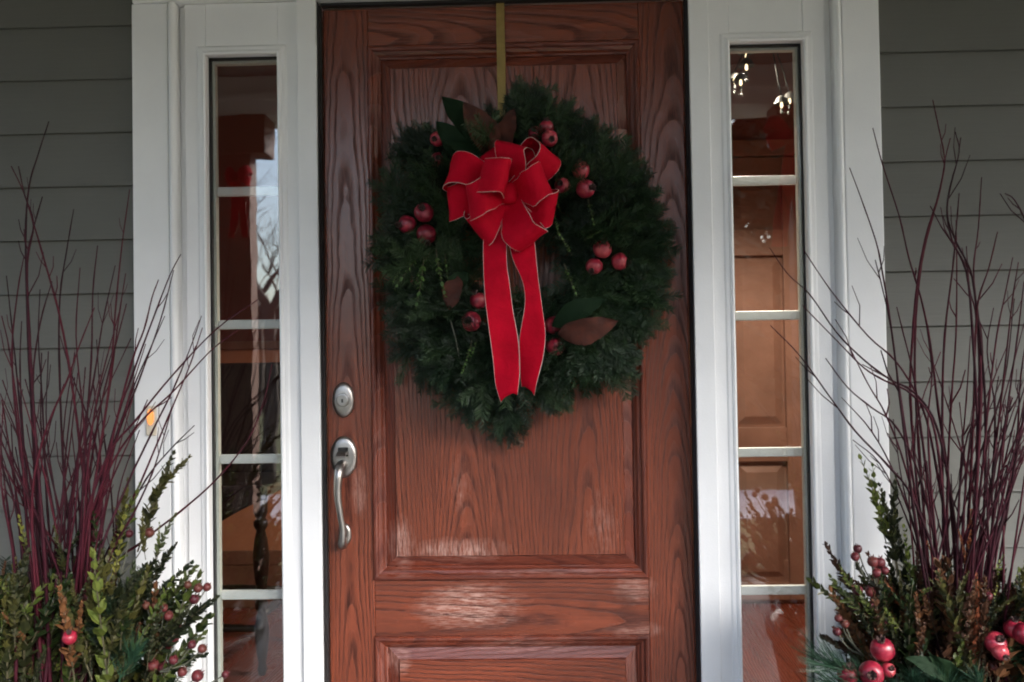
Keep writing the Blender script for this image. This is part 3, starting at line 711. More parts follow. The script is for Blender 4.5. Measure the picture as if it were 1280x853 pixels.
# ---- bow
BC = at(636, 243, -.16)
M_RIB = [M['velvet'], M['wire']]
bow = None
def ribbon(name, centers, sides, widths, parent, notch=None, shift=None):
    """a strip along centre points; sides = unit width vectors; cream wire edges as their own thin faces"""
    V, F, MI = [], [], []; cols = (-1.0, -.978, -.5, 0, .5, .978, 1.0)
    for i, c in enumerate(centers):
        for e in cols: V.append(c + sides[i] * widths[i] * .5 * e)
    V = [v + mnoise.noise_vector(v * 26) * .0042 + mnoise.noise_vector(v * 70) * .0012 for v in V]
    k = len(cols)
    for i in range(len(centers) - 1):
        for j in range(k - 1):
            F.append((i * k + j, i * k + j + 1, (i + 1) * k + j + 1, (i + 1) * k + j)); MI.append(1 if j in (0, k - 2) else 0)
    me = mesh(name, V, F, M_RIB, True, MI)
    o = link(name, me, parent)
    md = o.modifiers.new('thickness', 'SOLIDIFY'); md.thickness = .0012; md.offset = 0
    return o
def loop(tip_px, tipY, width, H, roll, parent, name='loop', base=None):
    B = base or BC; H *= 1.3; T = at(*tip_px, tipY - .03); d = T - B; L = d.length; dn = d.normalized()
    f0 = (FRONT - dn * FRONT.dot(dn)).normalized()
    n = (Matrix.Rotation(roll, 3, dn) @ f0); wv = dn.cross(n)
    C, S, Wd = [], [], []; N = 26
    for i in range(N + 1):
        s = i / N; x = math.sin(math.pi * s) ** .85; 
        nn = -H * math.sin(2 * math.pi * s) * (abs(math.sin(math.pi * s)) ** .55)
        bul = .006 * math.sin(3 * math.pi * s + roll)
        C.append(B + dn * L * x + n * nn + wv * bul)
        pin = .42 + .58 * min(1, math.sin(math.pi * s) * 1.7)
        S.append((wv + dn * .10 * math.sin(math.pi * s) * (1 if roll >= 0 else -1)).normalized()); Wd.append(width * pin)
    return ribbon(name, C, S, Wd, parent)
bow = thing_bow = bpy.data.objects.new('bow', None); COL.objects.link(bow); bow.parent = wr; bow.location = BC - Vector(wr.location)
bow['label'] = 'red velvet bow with cream wired edges and two long tails'
RW = .078
for (tp, ty, wd, H, roll) in (((603, 196), -.10, RW * .9, .020, .1), ((560, 252), -.12, RW, .020, -.25), ((562, 212), -.145, RW, .026, .25), ((594, 288), -.15, RW, .024, -.35), ((588, 250), -.19, RW, .026, -.05),
        ((683, 186), -.13, RW * .95, .028, .75), ((645, 180), -.15, RW * .95, .026, -.35), ((693, 263), -.14, RW, .022, .4), ((681, 226), -.18, RW, .026, .1), ((662, 304), -.17, RW * 1.02, .022, .35), ((612, 216), -.215, RW, .026, .45)):
    loop(tp, ty, wd, H, roll, bow)
knot = [BC + Vector((0, -.028, -.012)), ]
V, F = lathe([(.002, -.024), (.016, -.022), (.021, -.010), (.022, 0), (.020, .012), (.014, .022), (.002, .024)], 16, BC + Vector((0, -.012, 0)), 'z')
link('knot', fixn(mesh('knot', V, F, M['velvet'], True)), bow)
def tail(Ledge, Redge, Y, parent):
    n = 40
    def interp(E, t):
        q = t * (len(E) - 1); i = min(len(E) - 2, int(q)); return Vector(E[i]).lerp(Vector(E[i + 1]), q - i)
    Lp = catmull([Vector((a, b, 0)) for a, b in Ledge], 6); Rp = catmull([Vector((a, b, 0)) for a, b in Redge], 6)
    V, F, MI = [], [], []; cols = (0, .018, .25, .5, .75, .982, 1.0); k = len(cols)
    for i in range(n + 1):
        t = i / n; l, r = interp(Lp, t), interp(Rp, t); yy = Y(t)
        for e in cols:
            px = l.lerp(r, e); lift = 0
            if i == n: lift = -9 * (1 - abs(2 * e - 1)) if True else 0
            V.append(at(px.x, px.y + lift, yy + .010 * math.sin(5 * t * 2 + e * 2.2) * t + .004 * math.cos(math.pi * e)))
    for i in range(n):
        for j in range(k - 1):
            F.append((i * k + j, i * k + j + 1, (i + 1) * k + j + 1, (i + 1) * k + j)); MI.append(1 if j in (0, k - 2) else 0)
    o = link('tail', mesh('tail', V, F, M_RIB, True, MI), parent)
    md = o.modifiers.new('thickness', 'SOLIDIFY'); md.thickness = .0012; md.offset = 0
tail([(617, 252), (605, 290), (604, 330), (606, 370), (610, 405), (616, 450), (619, 480), (626, 503)], [(640, 252), (634, 295), (634, 330), (637, 352), (641, 385), (648, 425), (650, 462), (647, 494)], lambda t: -.162 - .03 * math.sin(math.pi * t * .9), bow)
tail([(630, 250), (634, 290), (640, 322), (653, 352), (656, 380), (649, 424), (650, 462), (652, 484)], [(655, 255), (668, 300), (672, 340), (678, 385), (682, 418), (679, 448), (672, 475), (668, 495)], lambda t: -.155 - .03 * math.sin(math.pi * t * .9), bow)

# ================================================================== PLANTERS
def twig_mesh(P, r0, r1, rnd, forks=True):
    C = catmull(P, 4); n = len(C); rad = []
    for i in range(n):
        t = i / (n - 1); rad.append((r0 + (r1 - r0) * t ** .8) * (1.0 + (.22 if i % 5 == 2 else 0)))
    V, F = tube_vf(C, rad, 5)
    if forks:
        for q in range(rnd.choice((0, 1, 2, 3))):
            i = int(n * rnd.uniform(.45, .9)); i = min(n - 2, max(1, i)); d = (C[i + 1] - C[i]).normalized()
            o = Vector((rnd.choice((-1, 1)) * rnd.uniform(.35, .7), rnd.uniform(-.3, .3), rnd.uniform(0, .2)))
            L = rnd.uniform(.02, .10); d2 = (d + o).normalized()
            tube_vf([C[i], C[i] + d2 * L * .5, C[i] + (d2 + d * .4).normalized() * L], [rad[i] * .75, rad[i] * .6, rad[i] * .45], 4, V, F)
    return fixn(mesh('twig', V, F, M['dogwood'], True))
BERRY = []
for k in range(3):
    bm = bmesh.new(); bmesh.ops.create_icosphere(bm, subdivisions=2, radius=1.0)
    for v in bm.verts:
        v.co *= 1 + .10 * mnoise.noise(v.co * 1.7 + Vector((k * 9, 0, 0))); v.co.z *= 1.12
        if v.co.z > .9: v.co.z -= .25
    for j in range(5):
        a = 2 * math.pi * j / 5; c = Vector((.28 * math.cos(a), .28 * math.sin(a), .85)); t = Vector((.55 * math.cos(a), .55 * math.sin(a), 1.35)); s = Vector((-math.sin(a), math.cos(a), 0)) * .16
        f = [bm.verts.new(c - s), bm.verts.new(c + s), bm.verts.new(t)]; bm.faces.new(f)
    BERRY.append(frombm('berry', bm, M['hip'], True))
def pine_spray(seed, L=.16, nl=.10):
    r = random.Random(seed); V, F = [], []
    P = [Vector((L * k / 6, .01 * math.sin(k), 0)) for k in range(7)]; tube_vf(P, [.003 - .0002 * k for k in range(7)], 5, V, F, False)
    for k in range(150):
        t = .25 + .75 * r.random() ** .7; p = Vector((L * t, .01 * math.sin(t * 6), 0)); a = r.uniform(0, 6.28); an = R_(r.uniform(14, 42))
        d = Vector((math.cos(an), math.sin(an) * math.cos(a), math.sin(an) * math.sin(a) * .8)); l = nl * r.uniform(.7, 1.1)
        s = d.cross(Vector((r.uniform(-1, 1), r.uniform(-1, 1), r.uniform(-1, 1)))).normalized() * .0007; b = len(V)
        mid = p + d * l * .6 + Vector((0, 0, -.004)); tip = p + d * l + Vector((0, 0, -.012))
        V += [p - s, p + s, mid + s, tip, mid - s]; F.append((b, b + 1, b + 2, b + 3, b + 4))
    return mesh('pine_spray', V, F, M['pine'])
PINES = [pine_spray(700 + k) for k in range(3)]

def planter(side, base_px, Y, label, twigs, nfill, leafy, mass, berries, fruits, pines, seed, extra_leaves=()):
    rnd = random.Random(seed); random.seed(seed + 1)
    B = at(*base_px, Y); B.z = 0
    root = thing('planter', (B.x, B.y, -0.03), label, 'planter', 'planters of winter greenery beside the door')
    rim = 0.44
    prof = [(.10, 0), (.135, .002), (.145, .02), (.16, .10), (.195, .30), (.215, .40), (.225, .405), (.228, rim), (.210, rim + .004), (.200, rim - .01), (.198, .395)]
    V, F = lathe(prof, 40, (B.x, B.y, -.03), 'z'); link('pot', fixn(mesh('pot', V, F[:-1], M['pot'], True)), root)
    V, F = lathe([(.002, .0), (.1, .004), (.197, -.002)], 32, (B.x, B.y, .36), 'z')
    link('soil', fixn(mesh('soil', V, F, M['soil'])), root)
    for P in twigs:
        y0 = Y + rnd.uniform(-.07, .10); y1 = Y + rnd.uniform(-.14, .15); n = len(P)
        pts = [at(px, py, y1 + (y0 - y1) * i / (n - 1)) for i, (px, py) in enumerate(P)][::-1]
        foot = Vector((B.x + (pts[0].x - B.x) * .35, B.y + (pts[0].y - B.y) * .6, .37))
        pts = [foot] + pts
        L = sum((pts[i + 1] - pts[i]).length for i in range(len(pts) - 1))
        link('twig', twig_mesh(pts, (.0028 + .0022 * min(1, L / 1.1)) * .76, .0010, rnd), root)
    for k in range(nfill):
        tx, ty = mass['twig'](rnd); y1 = Y + rnd.uniform(-.14, .15)
        T = at(tx, ty, y1); a = rnd.uniform(0, 6.28); q = rnd.uniform(.02, .12)
        foot = Vector((B.x + q * math.cos(a), B.y + q * math.sin(a), .37))
        mid = foot.lerp(T, .5) + Vector((-(T.x - foot.x) * .18 + rnd.uniform(-.02, .02), rnd.uniform(-.02, .02), 0))
        m2 = foot.lerp(T, .78) + Vector((-(T.x - foot.x) * .09 + rnd.uniform(-.015, .015), 0, 0))
        link('twig', twig_mesh([foot, mid, m2, T], .0026 + rnd.uniform(0, .0014), .0010, rnd), root)
    for key, a, b in leafy:
        yy = Y + rnd.uniform(-.10, -.02); sprig_between('leafy_sprig', key, root, at(*a, yy + .04), at(*b, yy))
    for key, n in mass['mix']:
        for k in range(n):
            bx, by, tx, ty, y0, y1 = mass['leaf'](rnd)
            sprig_between('leafy_sprig', key, root, at(bx, by, y0), at(tx, ty, y1))
    for k in range(mass['fir']):
        bx, by, tx, ty, y0, y1 = mass['leaf'](rnd)
        me = rnd.choice(SPRIGS); p = at(bx, by + 25, y0); q = at(tx, ty + 45, y1)
        link('fir_sprig', me, root, orient(p, q - p, FRONT + Vector((rnd.uniform(-.8, .8), 0, .3)), rnd.uniform(.8, 1.1)))
    for (a, heads) in berries:
        yb = Y + rnd.uniform(-.12, -.03)
        for (hx, hy, hr) in heads:
            y2 = yb + rnd.uniform(-.015, .015); T = at(hx, hy, y2); A = at(*a, yb + .02); rad = hr * rnd.uniform(.68, .95) * (y2 - CAM.y) / FPX
            d = (T - A); mid = A.lerp(T, .6) + Vector((0, 0, -.012))
            V, F = tube_vf(catmull([A, mid, T], 3), [.0017] * 3 + [.0013] * 4, 4)
            o = link('berry_stem', fixn(mesh('berry_stem', V, F, M['greytwig'])), root)
            b = link('berry', rnd.choice(BERRY), o, Matrix.Translation(T) @ (T - mid).normalized().to_track_quat('Z', 'Y').to_matrix().to_4x4() @ Matrix.Scale(rad, 4))
    for (px, py, r, face) in fruits: fruit(root, px, py, r, Y - .15 + rnd.uniform(-.02, .02), face)
    for (a, b) in pines:
        y0 = Y - .13; p, q = at(*a, y0), at(*b, y0 - .06); me = rnd.choice(PINES); L = max(v.co.x for v in me.vertices)
        link('pine_spray', me, root, orient(p, q - p, FRONT + Vector((rnd.uniform(-1, 1), 0, rnd.uniform(-1, 1))), (q - p).length / L))
    for (a, b, wd, mt, roll) in extra_leaves: big_leaf('magnolia_leaf', root, at(*a, Y - .12), at(*b, Y - .17), wd, M[mt], roll)
    return root

PY = -.275
TL = [[(61, 152), (47, 195), (36, 235), (32, 300), (35, 420), (42, 560), (50, 700)], [(14, 208), (30, 242), (45, 290), (58, 335), (72, 385), (85, 450), (100, 560), (112, 700)],
      [(23, 208), (31, 245), (42, 280), (34, 330), (37, 420), (44, 540), (56, 700)], [(53, 246), (42, 285), (34, 330), (36, 450), (48, 600), (60, 720)], [(92, 262), (83, 315), (75, 370), (74, 450), (80, 600), (92, 720)],
      [(122, 307), (116, 365), (114, 450), (106, 560), (98, 720)], [(162, 237), (152, 310), (144, 390), (138, 470), (122, 580), (102, 720)], [(144, 332), (128, 405), (116, 480), (92, 600), (82, 720)],
      [(157, 342), (148, 400), (139, 470), (118, 610), (98, 720)], [(50, 362), (48, 425), (53, 505), (58, 620), (66, 720)], [(65, 352), (50, 405), (41, 480), (46, 600), (60, 720)], [(30, 320), (22, 365), (15, 440), (22, 540), (45, 700)],
      [(226, 318), (212, 345), (190, 402), (165, 470), (140, 545), (110, 690)], [(217, 338), (200, 402), (172, 480), (142, 560), (108, 700)], [(198, 350), (190, 372), (180, 412), (164, 455), (138, 560), (110, 710)], [(206, 395), (186, 440), (164, 492), (130, 592), (104, 710)],
      [(252, 395), (236, 440), (215, 490), (190, 540), (152, 622), (118, 720)], [(253, 410), (236, 460), (210, 522), (175, 605), (132, 705)], [(322, 375), (270, 412), (215, 470), (170, 525), (132, 575), (100, 690)], [(298, 412), (262, 440), (216, 490), (172, 532), (130, 600), (98, 710)],
      [(340, 455), (330, 500), (310, 550), (270, 600), (225, 640), (180, 676), (140, 722)], [(243, 532), (212, 563), (182, 600), (150, 662), (120, 730)], [(215, 510), (205, 545), (190, 592), (168, 640), (130, 720)], [(2, 395), (12, 440), (25, 540), (36, 680)], [(0, 492), (22, 545), (46, 625), (66, 720)],
      [(75, 420), (90, 470), (106, 512), (120, 560), (128, 640), (120, 720)], [(118, 385), (100, 430), (84, 475), (52, 555), (40, 660)], [(158, 380), (140, 450), (120, 540), (100, 700)], [(27, 402), (25, 460), (30, 560), (44, 700)], [(80, 480), (60, 540), (48, 620), (56, 720)], [(0, 560), (14, 610), (30, 700)],
      [(100, 335), (95, 420), (104, 520), (112, 620), (108, 720)], [(8, 345), (16, 420), (24, 500), (34, 600), (52, 720)], [(140, 440), (122, 500), (108, 580), (96, 700)], [(182, 430), (160, 500), (138, 580), (112, 710)]]
TR = [[(1166, 125), (1173, 158), (1180, 192), (1180, 212), (1171, 252), (1157, 297), (1146, 360), (1141, 420), (1138, 500), (1150, 640), (1166, 750)], [(1188, 173), (1182, 197), (1176, 235), (1165, 275), (1152, 330), (1144, 420), (1146, 520), (1160, 700)],
      [(1194, 165), (1199, 190), (1189, 230), (1184, 268), (1195, 302), (1213, 338), (1220, 380), (1227, 440), (1232, 520), (1230, 640), (1216, 760)], [(1201, 172), (1197, 200), (1190, 225), (1184, 260), (1190, 300), (1208, 340), (1216, 420), (1222, 560), (1212, 740)],
      [(1091, 160), (1103, 205), (1124, 270), (1136, 322), (1151, 372), (1163, 430), (1173, 512), (1186, 602), (1195, 740)], [(1062, 210), (1076, 247), (1095, 302), (1103, 340), (1113, 402), (1126, 500), (1142, 602), (1162, 740)], [(1094, 325), (1103, 360), (1115, 416), (1124, 490), (1140, 620), (1160, 750)],
      [(1227, 222), (1223, 285), (1217, 338), (1222, 400), (1226, 500), (1214, 740)], [(1199, 242), (1195, 290), (1191, 335), (1181, 420), (1178, 520), (1180, 700)], [(1195, 275), (1196, 330), (1195, 420), (1189, 505), (1184, 620), (1186, 740)], [(1247, 290), (1236, 335), (1223, 376), (1219, 430), (1216, 540), (1206, 740)],
      [(1256, 242), (1268, 250), (1283, 280), (1300, 340), (1290, 450), (1265, 600), (1225, 760)], [(1208, 308), (1212, 360), (1221, 402), (1224, 500), (1216, 740)], [(1192, 348), (1206, 365), (1219, 384), (1228, 440), (1222, 600), (1206, 740)], [(1266, 322), (1256, 370), (1246, 420), (1236, 502), (1226, 605), (1208, 750)],
      [(1273, 328), (1265, 380), (1255, 470), (1241, 590), (1224, 740)], [(962, 310), (985, 343), (1012, 368), (1046, 416), (1080, 450), (1112, 474), (1142, 490), (1166, 522), (1182, 580), (1200, 720)], [(1004, 312), (1040, 365), (1085, 420), (1120, 452), (1150, 502), (1167, 565), (1188, 710)],
      [(1003, 382), (1050, 430), (1080, 460), (1106, 476), (1142, 495), (1170, 545), (1186, 720)], [(963, 407), (1000, 445), (1040, 500), (1070, 540), (1110, 582), (1142, 625), (1176, 730)], [(1032, 448), (1060, 485), (1090, 510), (1122, 536), (1154, 610), (1178, 740)], [(1062, 434), (1085, 480), (1108, 520), (1132, 585), (1162, 710)],
      [(1066, 550), (1100, 580), (1132, 645), (1160, 740)], [(1052, 497), (1090, 540), (1122, 602), (1152, 700)], [(1280, 405), (1263, 470), (1246, 540), (1236, 640), (1216, 760)], [(1292, 450), (1270, 520), (1251, 602), (1226, 745)], [(1284, 480), (1262, 600), (1240, 730)],
      [(1121, 384), (1130, 420), (1142, 470), (1152, 540), (1170, 700)], [(1159, 413), (1165, 470), (1160, 540), (1172, 700)], [(1242, 385), (1234, 440), (1244, 520), (1236, 640), (1220, 750)], [(1213, 420), (1208, 500), (1200, 600), (1196, 740)], [(1260, 430), (1240, 480), (1212, 560), (1202, 720)], [(1280, 352), (1272, 420), (1258, 520), (1240, 660)],
      [(1290, 385), (1276, 470), (1270, 560), (1246, 720)], [(1176, 440), (1150, 510), (1138, 600), (1158, 740)], [(1272, 508), (1230, 515), (1206, 560), (1196, 700)], [(1230, 455), (1216, 520), (1206, 620), (1200, 740)]]
def leafL(r):
    bx = r.uniform(-40, 190); by = r.uniform(750, 905); lim = 690 + max(0, bx - 150) * .9
    tx = bx + r.gauss(0, 26) + (bx - 75) * .22; ty = max(r.uniform(650, 840), lim - 10 + r.uniform(0, 60)); ty = min(ty, by - 40)
    y0 = PY + r.uniform(-.12, .10); return bx, by, tx, ty, y0, y0 - r.uniform(0, .06)
def leafR(r):
    bx = r.uniform(1085, 1320); by = r.uniform(755, 915); lim = 690 + max(0, 1110 - bx) * 1.4
    tx = bx + r.gauss(0, 24) + (bx - 1190) * .2; ty = max(r.uniform(675, 835), lim + r.uniform(0, 50)); ty = min(ty, by - 40)
    y0 = PY + r.uniform(-.12, .10); return bx, by, tx, ty, y0, y0 - r.uniform(0, .06)
massL = dict(twig=lambda r: (r.uniform(-40, 190), 560 - abs(r.gauss(0, 90))), leaf=leafL, mix=(('olive', 130), ('green', 95), ('lime', 20), ('bronze', 16)), fir=8)
massR = dict(twig=lambda r: (r.uniform(1110, 1310), 590 - abs(r.gauss(0, 90))), leaf=leafR, mix=(('olive', 100), ('green', 38), ('lime', 20), ('bronze', 140), ('rust', 5)), fir=6)
leafyL = [('lime', (40, 720), (22, 640)), ('lime', (110, 790), (130, 760)), ('lime', (140, 720), (163, 598)), ('lime', (142, 740), (150, 640)), ('olive', (180, 640), (222, 562)), ('green', (185, 760), (232, 700)), ('olive', (172, 690), (212, 565)), ('olive', (185, 740), (210, 670)), ('lime', (195, 700), (203, 658)),
          ('green', (195, 768), (214, 725)), ('green', (200, 770), (236, 700)), ('green', (196, 700), (204, 640)), ('olive', (182, 700), (172, 640)), ('lime', (20, 820), (2, 770)), ('lime', (95, 800), (142, 768)), ('green', (135, 740), (108, 640)), ('olive', (150, 720), (138, 600)), ('olive', (90, 740), (60, 660)), ('green', (60, 740), (86, 650)), ('lime', (170, 820), (185, 790)), ('olive', (196, 760), (215, 740)), ('bronze', (150, 840), (176, 780)), ('lime', (60, 853), (90, 800))]
berL = [((212, 785), [(235, 731, 6), (248, 735, 6.5), (259, 734, 6.5), (243, 749, 6.5)]), ((200, 790), [(183, 757, 5.5), (193, 757, 6), (205, 760, 6), (211, 770, 7), (222, 783, 8)]), ((200, 840), [(240, 806, 6), (253, 811, 6.5), (217, 825, 6.5)]), ((195, 870), [(228, 840, 7.5), (247, 845, 9), (282, 843, 7), (205, 835, 8), (192, 832, 8), (218, 797, 7), (211, 806, 7)]), ((150, 720), [(162, 667, 7), (187, 666, 6.5)]), ((110, 790), [(98, 750, 7), (111, 747, 7), (88, 765, 7)])]
leafyR = [('lime', (1120, 700), (1084, 572)), ('lime', (1108, 680), (1082, 590)), ('olive', (1122, 720), (1100, 598)), ('olive', (1124, 720), (1106, 610)), ('bronze', (1085, 765), (1026, 690)), ('lime', (1085, 760), (1040, 708)), ('rust', (1210, 720), (1213, 634)), ('rust', (1212, 740), (1208, 665)), ('rust', (1180, 760), (1172, 678)), ('lime', (1240, 740), (1248, 690)), ('rust', (1180, 780), (1186, 715)),
          ('lime', (1270, 800), (1275, 715)), ('bronze', (1085, 820), (1045, 775)), ('bronze', (1090, 830), (1060, 782)), ('olive', (1080, 820), (1050, 800)), ('bronze', (1100, 790), (1095, 730)), ('lime', (1140, 740), (1132, 660)), ('olive', (1140, 760), (1120, 650)), ('olive', (1130, 780), (1112, 690)), ('green', (1190, 830), (1160, 770)), ('green', (1200, 820), (1180, 770)), ('lime', (1225, 760), (1210, 700)), ('bronze', (1150, 780), (1160, 690)), ('bronze', (1225, 800), (1235, 740)), ('olive', (1160, 800), (1152, 700)), ('bronze', (1112, 800), (1046, 728)), ('olive', (1122, 790), (1060, 712)), ('bronze', (1102, 832), (1034, 802)), ('bronze', (1132, 772), (1086, 690)), ('lime', (1120, 770), (1062, 742)), ('bronze', (1140, 790), (1110, 705)), ('rust', (1172, 770), (1176, 690)), ('bronze', (1120, 815), (1066, 765)), ('olive', (1110, 820), (1052, 775))]
berR = [((1095, 735), [(1072, 686, 6.5), (1069, 696, 7), (1091, 702, 8), (1100, 703, 8), (1106, 713, 7.5), (1096, 716, 7)]), ((1115, 780), [(1072, 738, 7), (1088, 740, 7), (1070, 758, 6.5), (1087, 757, 6), (1098, 781, 6.5)]), ((1080, 820), [(1048, 773, 7), (1056, 780, 7), (1046, 790, 6)]), ((1150, 800), [(1158, 763, 8), (1140, 785, 8), (1106, 782, 7)]), ((1215, 800), [(1228, 780, 8), (1200, 795, 8), (1235, 745, 7)]), ((1215, 840), [(1195, 790, 8), (1240, 833, 8)])]
planter(-1, (78, 880), PY, 'planter of red twigs and greenery below the lit doorbell', TL, 34, leafyL, massL, berL, [(87, 797, 9, (.2, -.5, .8))], [((150, 860), (172, 790))], 61)
planter(1, (1195, 900), PY, 'planter of red twigs with pink fruits and pine beside the hinge side', TR, 34, leafyR, massR, berR,
        [(1103, 812, 14.5, (-.2, -.3, .8)), (1089, 842, 15, (-.3, -1, .2)), (1060, 844, 13, (.1, -.4, .9)), (1244, 803, 13, (.1, -.9, .6)), (1268, 786, 12, (0, -.2, .9)), (1280, 792, 13, (.2, -.9, .3)), (1250, 815, 10, (.3, -1, -.4)), (1110, 838, 9, (.2, -.8, .5))],
        [((1110, 870), (985, 812)), ((1100, 880), (1005, 850)), ((1120, 880), (1150, 830)), ((1190, 880), (1160, 835)), ((1160, 890), (1200, 838)), ((1240, 890), (1212, 832)), ((1130, 880), (1040, 836)), ((1150, 885), (1100, 852)), ((1170, 880), (1128, 838))], 62,
        [((1205, 856), (1130, 822), .042, 'magtop', .5), ((1215, 850), (1160, 815), .035, 'magtop', -.5)])

# ================================================================== HALL FURNITURE
M['ebony'] = plain('dark_stained_chair_wood', (0.018, 0.012, 0.010), 0.35)
M['cloth'] = plain('dark_plum_cloth', (0.03, 0.022, 0.028), 0.9, var=0.4, nscale=9)
CY = 1.18
cp = at(327, 815, CY); ch = thing('hall_chair', (cp.x - .2, CY, 0), 'dark turned-leg chair with draped cloth seen through the sidelight', 'chair')
lx = at(327, 760, CY).x
ztop = at(327, 655, CY).z
prof = [(.012, 0), (.018, .02), (.014, .04), (.020, .07), (.026, .12), (.027, .15), (.020, .19), (.015, .205), (.024, .22), (.024, .235), (.015, .25), (.020, .29), (.027, .34), (.030, .39), (.024, .44), (.016, .47), (.026, .485), (.026, .50), (.018, .51), (.026, .53), (.026, .58)]
k = (ztop + .10) / .58
for (ox, oy) in ((0, 0), (-.42, .03), (0, .40), (-.42, .43)):
    V, F = lathe([(r, h * k) for r, h in prof], 20, (lx + ox, CY + oy, 0), 'z'); link('leg', fixn(mesh('leg', V, F, M['ebony'], True)), ch)
for (a, b, z) in (((0, 0), (-.42, .03), .15), ((0, .40), (-.42, .43), .19), ((0, 0), (0, .40), .19)):
    V, F = tube_vf([Vector((lx + a[0], CY + a[1], z * k)), Vector((lx + (a[0] + b[0]) / 2, CY + (a[1] + b[1]) / 2, z * k)), Vector((lx + b[0], CY + b[1], z * k))], [.012, .018, .012], 10)
    link('stretcher', fixn(mesh('stretcher', V, F, M['ebony'], True)), ch)
zs = .58 * k
box('seat', lx - .46, lx + .035, CY - .04, CY + .46, zs, zs + .04, M['ebony'], ch, .012)
bm = bmesh.new(); addbox(bm, lx - .44, lx + .025, CY + .41, CY + .445, zs + .041, zs + .50, .01)
link('backrest', frombm('backrest', bm, M['ebony']), ch)
# cloth hanging over the seat's near edge in a slanting fold
V, F = [], []
n = 16; mrow = 7
for i in range(n + 1):
    u = i / n
    x = lx - .47 + .51 * u; dz = (.30 * (1 - u) ** 1.2 + .05)
    for j in range(mrow):
        t = j / (mrow - 1)
        V.append(Vector((x, CY - .05 - .012 * math.sin(u * 19) * t - .006, zs + .05 - dz * t)))
for i in range(n):
    for j in range(mrow - 1): F.append((i * mrow + j, i * mrow + j + 1, (i + 1) * mrow + j + 1, (i + 1) * mrow + j))
cl = link('cloth', mesh('cloth', V, F, M['cloth'], True), ch); md = cl.modifiers.new('t', 'SOLIDIFY'); md.thickness = .004
# panelled door at the back of the hall
idr = thing('interior_door', (1.28, HY1, 0), 'stained panelled interior door seen dimly through the hinge-side sidelight', 'door')
ya = HY1 - .045
ix0, ix1 = .86, 1.72
zl = [(.02, .10), (.66, .82), (1.62, 1.74), (1.98, 2.08)]
xs = [(ix0, ix0 + .13), ((ix0 + ix1) / 2 - .06, (ix0 + ix1) / 2 + .06), (ix1 - .13, ix1)]
for a, b in xs: box('stile', a, b, ya, HY1 - .001, .02, 2.08, M['stained'], idr, .003)
for a, b in zl:
    for q in range(2): box('rail', xs[q][1] + .0005, xs[q + 1][0] - .0005, ya + .001, HY1 - .001, a, b, M['stained'], idr, .003)
for q in range(2):
    for z in range(3):
        a, b, c, d = xs[q][1], xs[q + 1][0], zl[z][1], zl[z + 1][0]; V = []
        for ins, yy in ((.0, ya + .030), (.012, ya + .028), (.05, ya + .010)):
            V += [(a + ins, yy, c + ins), (b - ins, yy, c + ins), (b - ins, yy, d - ins), (a + ins, yy, d - ins)]
        F = [(k * 4 + j, k * 4 + (j + 1) % 4, k * 4 + 4 + (j + 1) % 4, k * 4 + 4 + j) for k in range(2) for j in range(4)] + [(8, 9, 10, 11)]
        me = mesh('panel', V, F, M['stained']); fixn_keep(me); link('panel', me, idr)
for a, b, c, d in ((ix0 - .085, ix0 - .004, 0, 2.16), (ix1 + .004, ix1 + .085, 0, 2.16)): box('casing', a, b, ya - .012, HY1 - .023, c, d, M['stained'], idr, .004)
box('head_casing', ix0 - .003, ix1 + .003, ya - .012, HY1 - .001, 2.085, 2.16, M['stained'], idr, .004)
# cluster of bulbs added as warm fill light for the hall
g = G('warm_candle_bulb'); e = g.t.nodes.new('ShaderNodeEmission'); e.inputs[0].default_value = (1.0, 0.72, 0.42, 1); e.inputs[1].default_value = 0.45; g.t.links.new(e.outputs[0], g.out.inputs[0]); M['bulb'] = g.mat
CHY = 0.85
cc = at(950, 105, CHY)
chd = thing('hall_fill_lamps', (cc.x, CHY, HZ), 'small cluster of warm candle bulbs added high in the hall to light it', 'hall_fill_lamps')
M['brass'] = plain('black_iron', (0.012, 0.011, 0.010), 0.6, 0.3)
V, F = tube_vf([Vector((cc.x, CHY, HZ)), Vector((cc.x, CHY, cc.z + .17))], [.004, .004], 8); link('rod', fixn(mesh('rod', V, F, M['brass'])), chd)
V, F = lathe([(.003, -.03), (.01, -.025), (.016, -.01), (.008, .01), (.003, .03)], 16, (cc.x, CHY, cc.z + .17), 'z'); link('hub', fixn(mesh('hub', V, F, M['brass'], True)), chd)
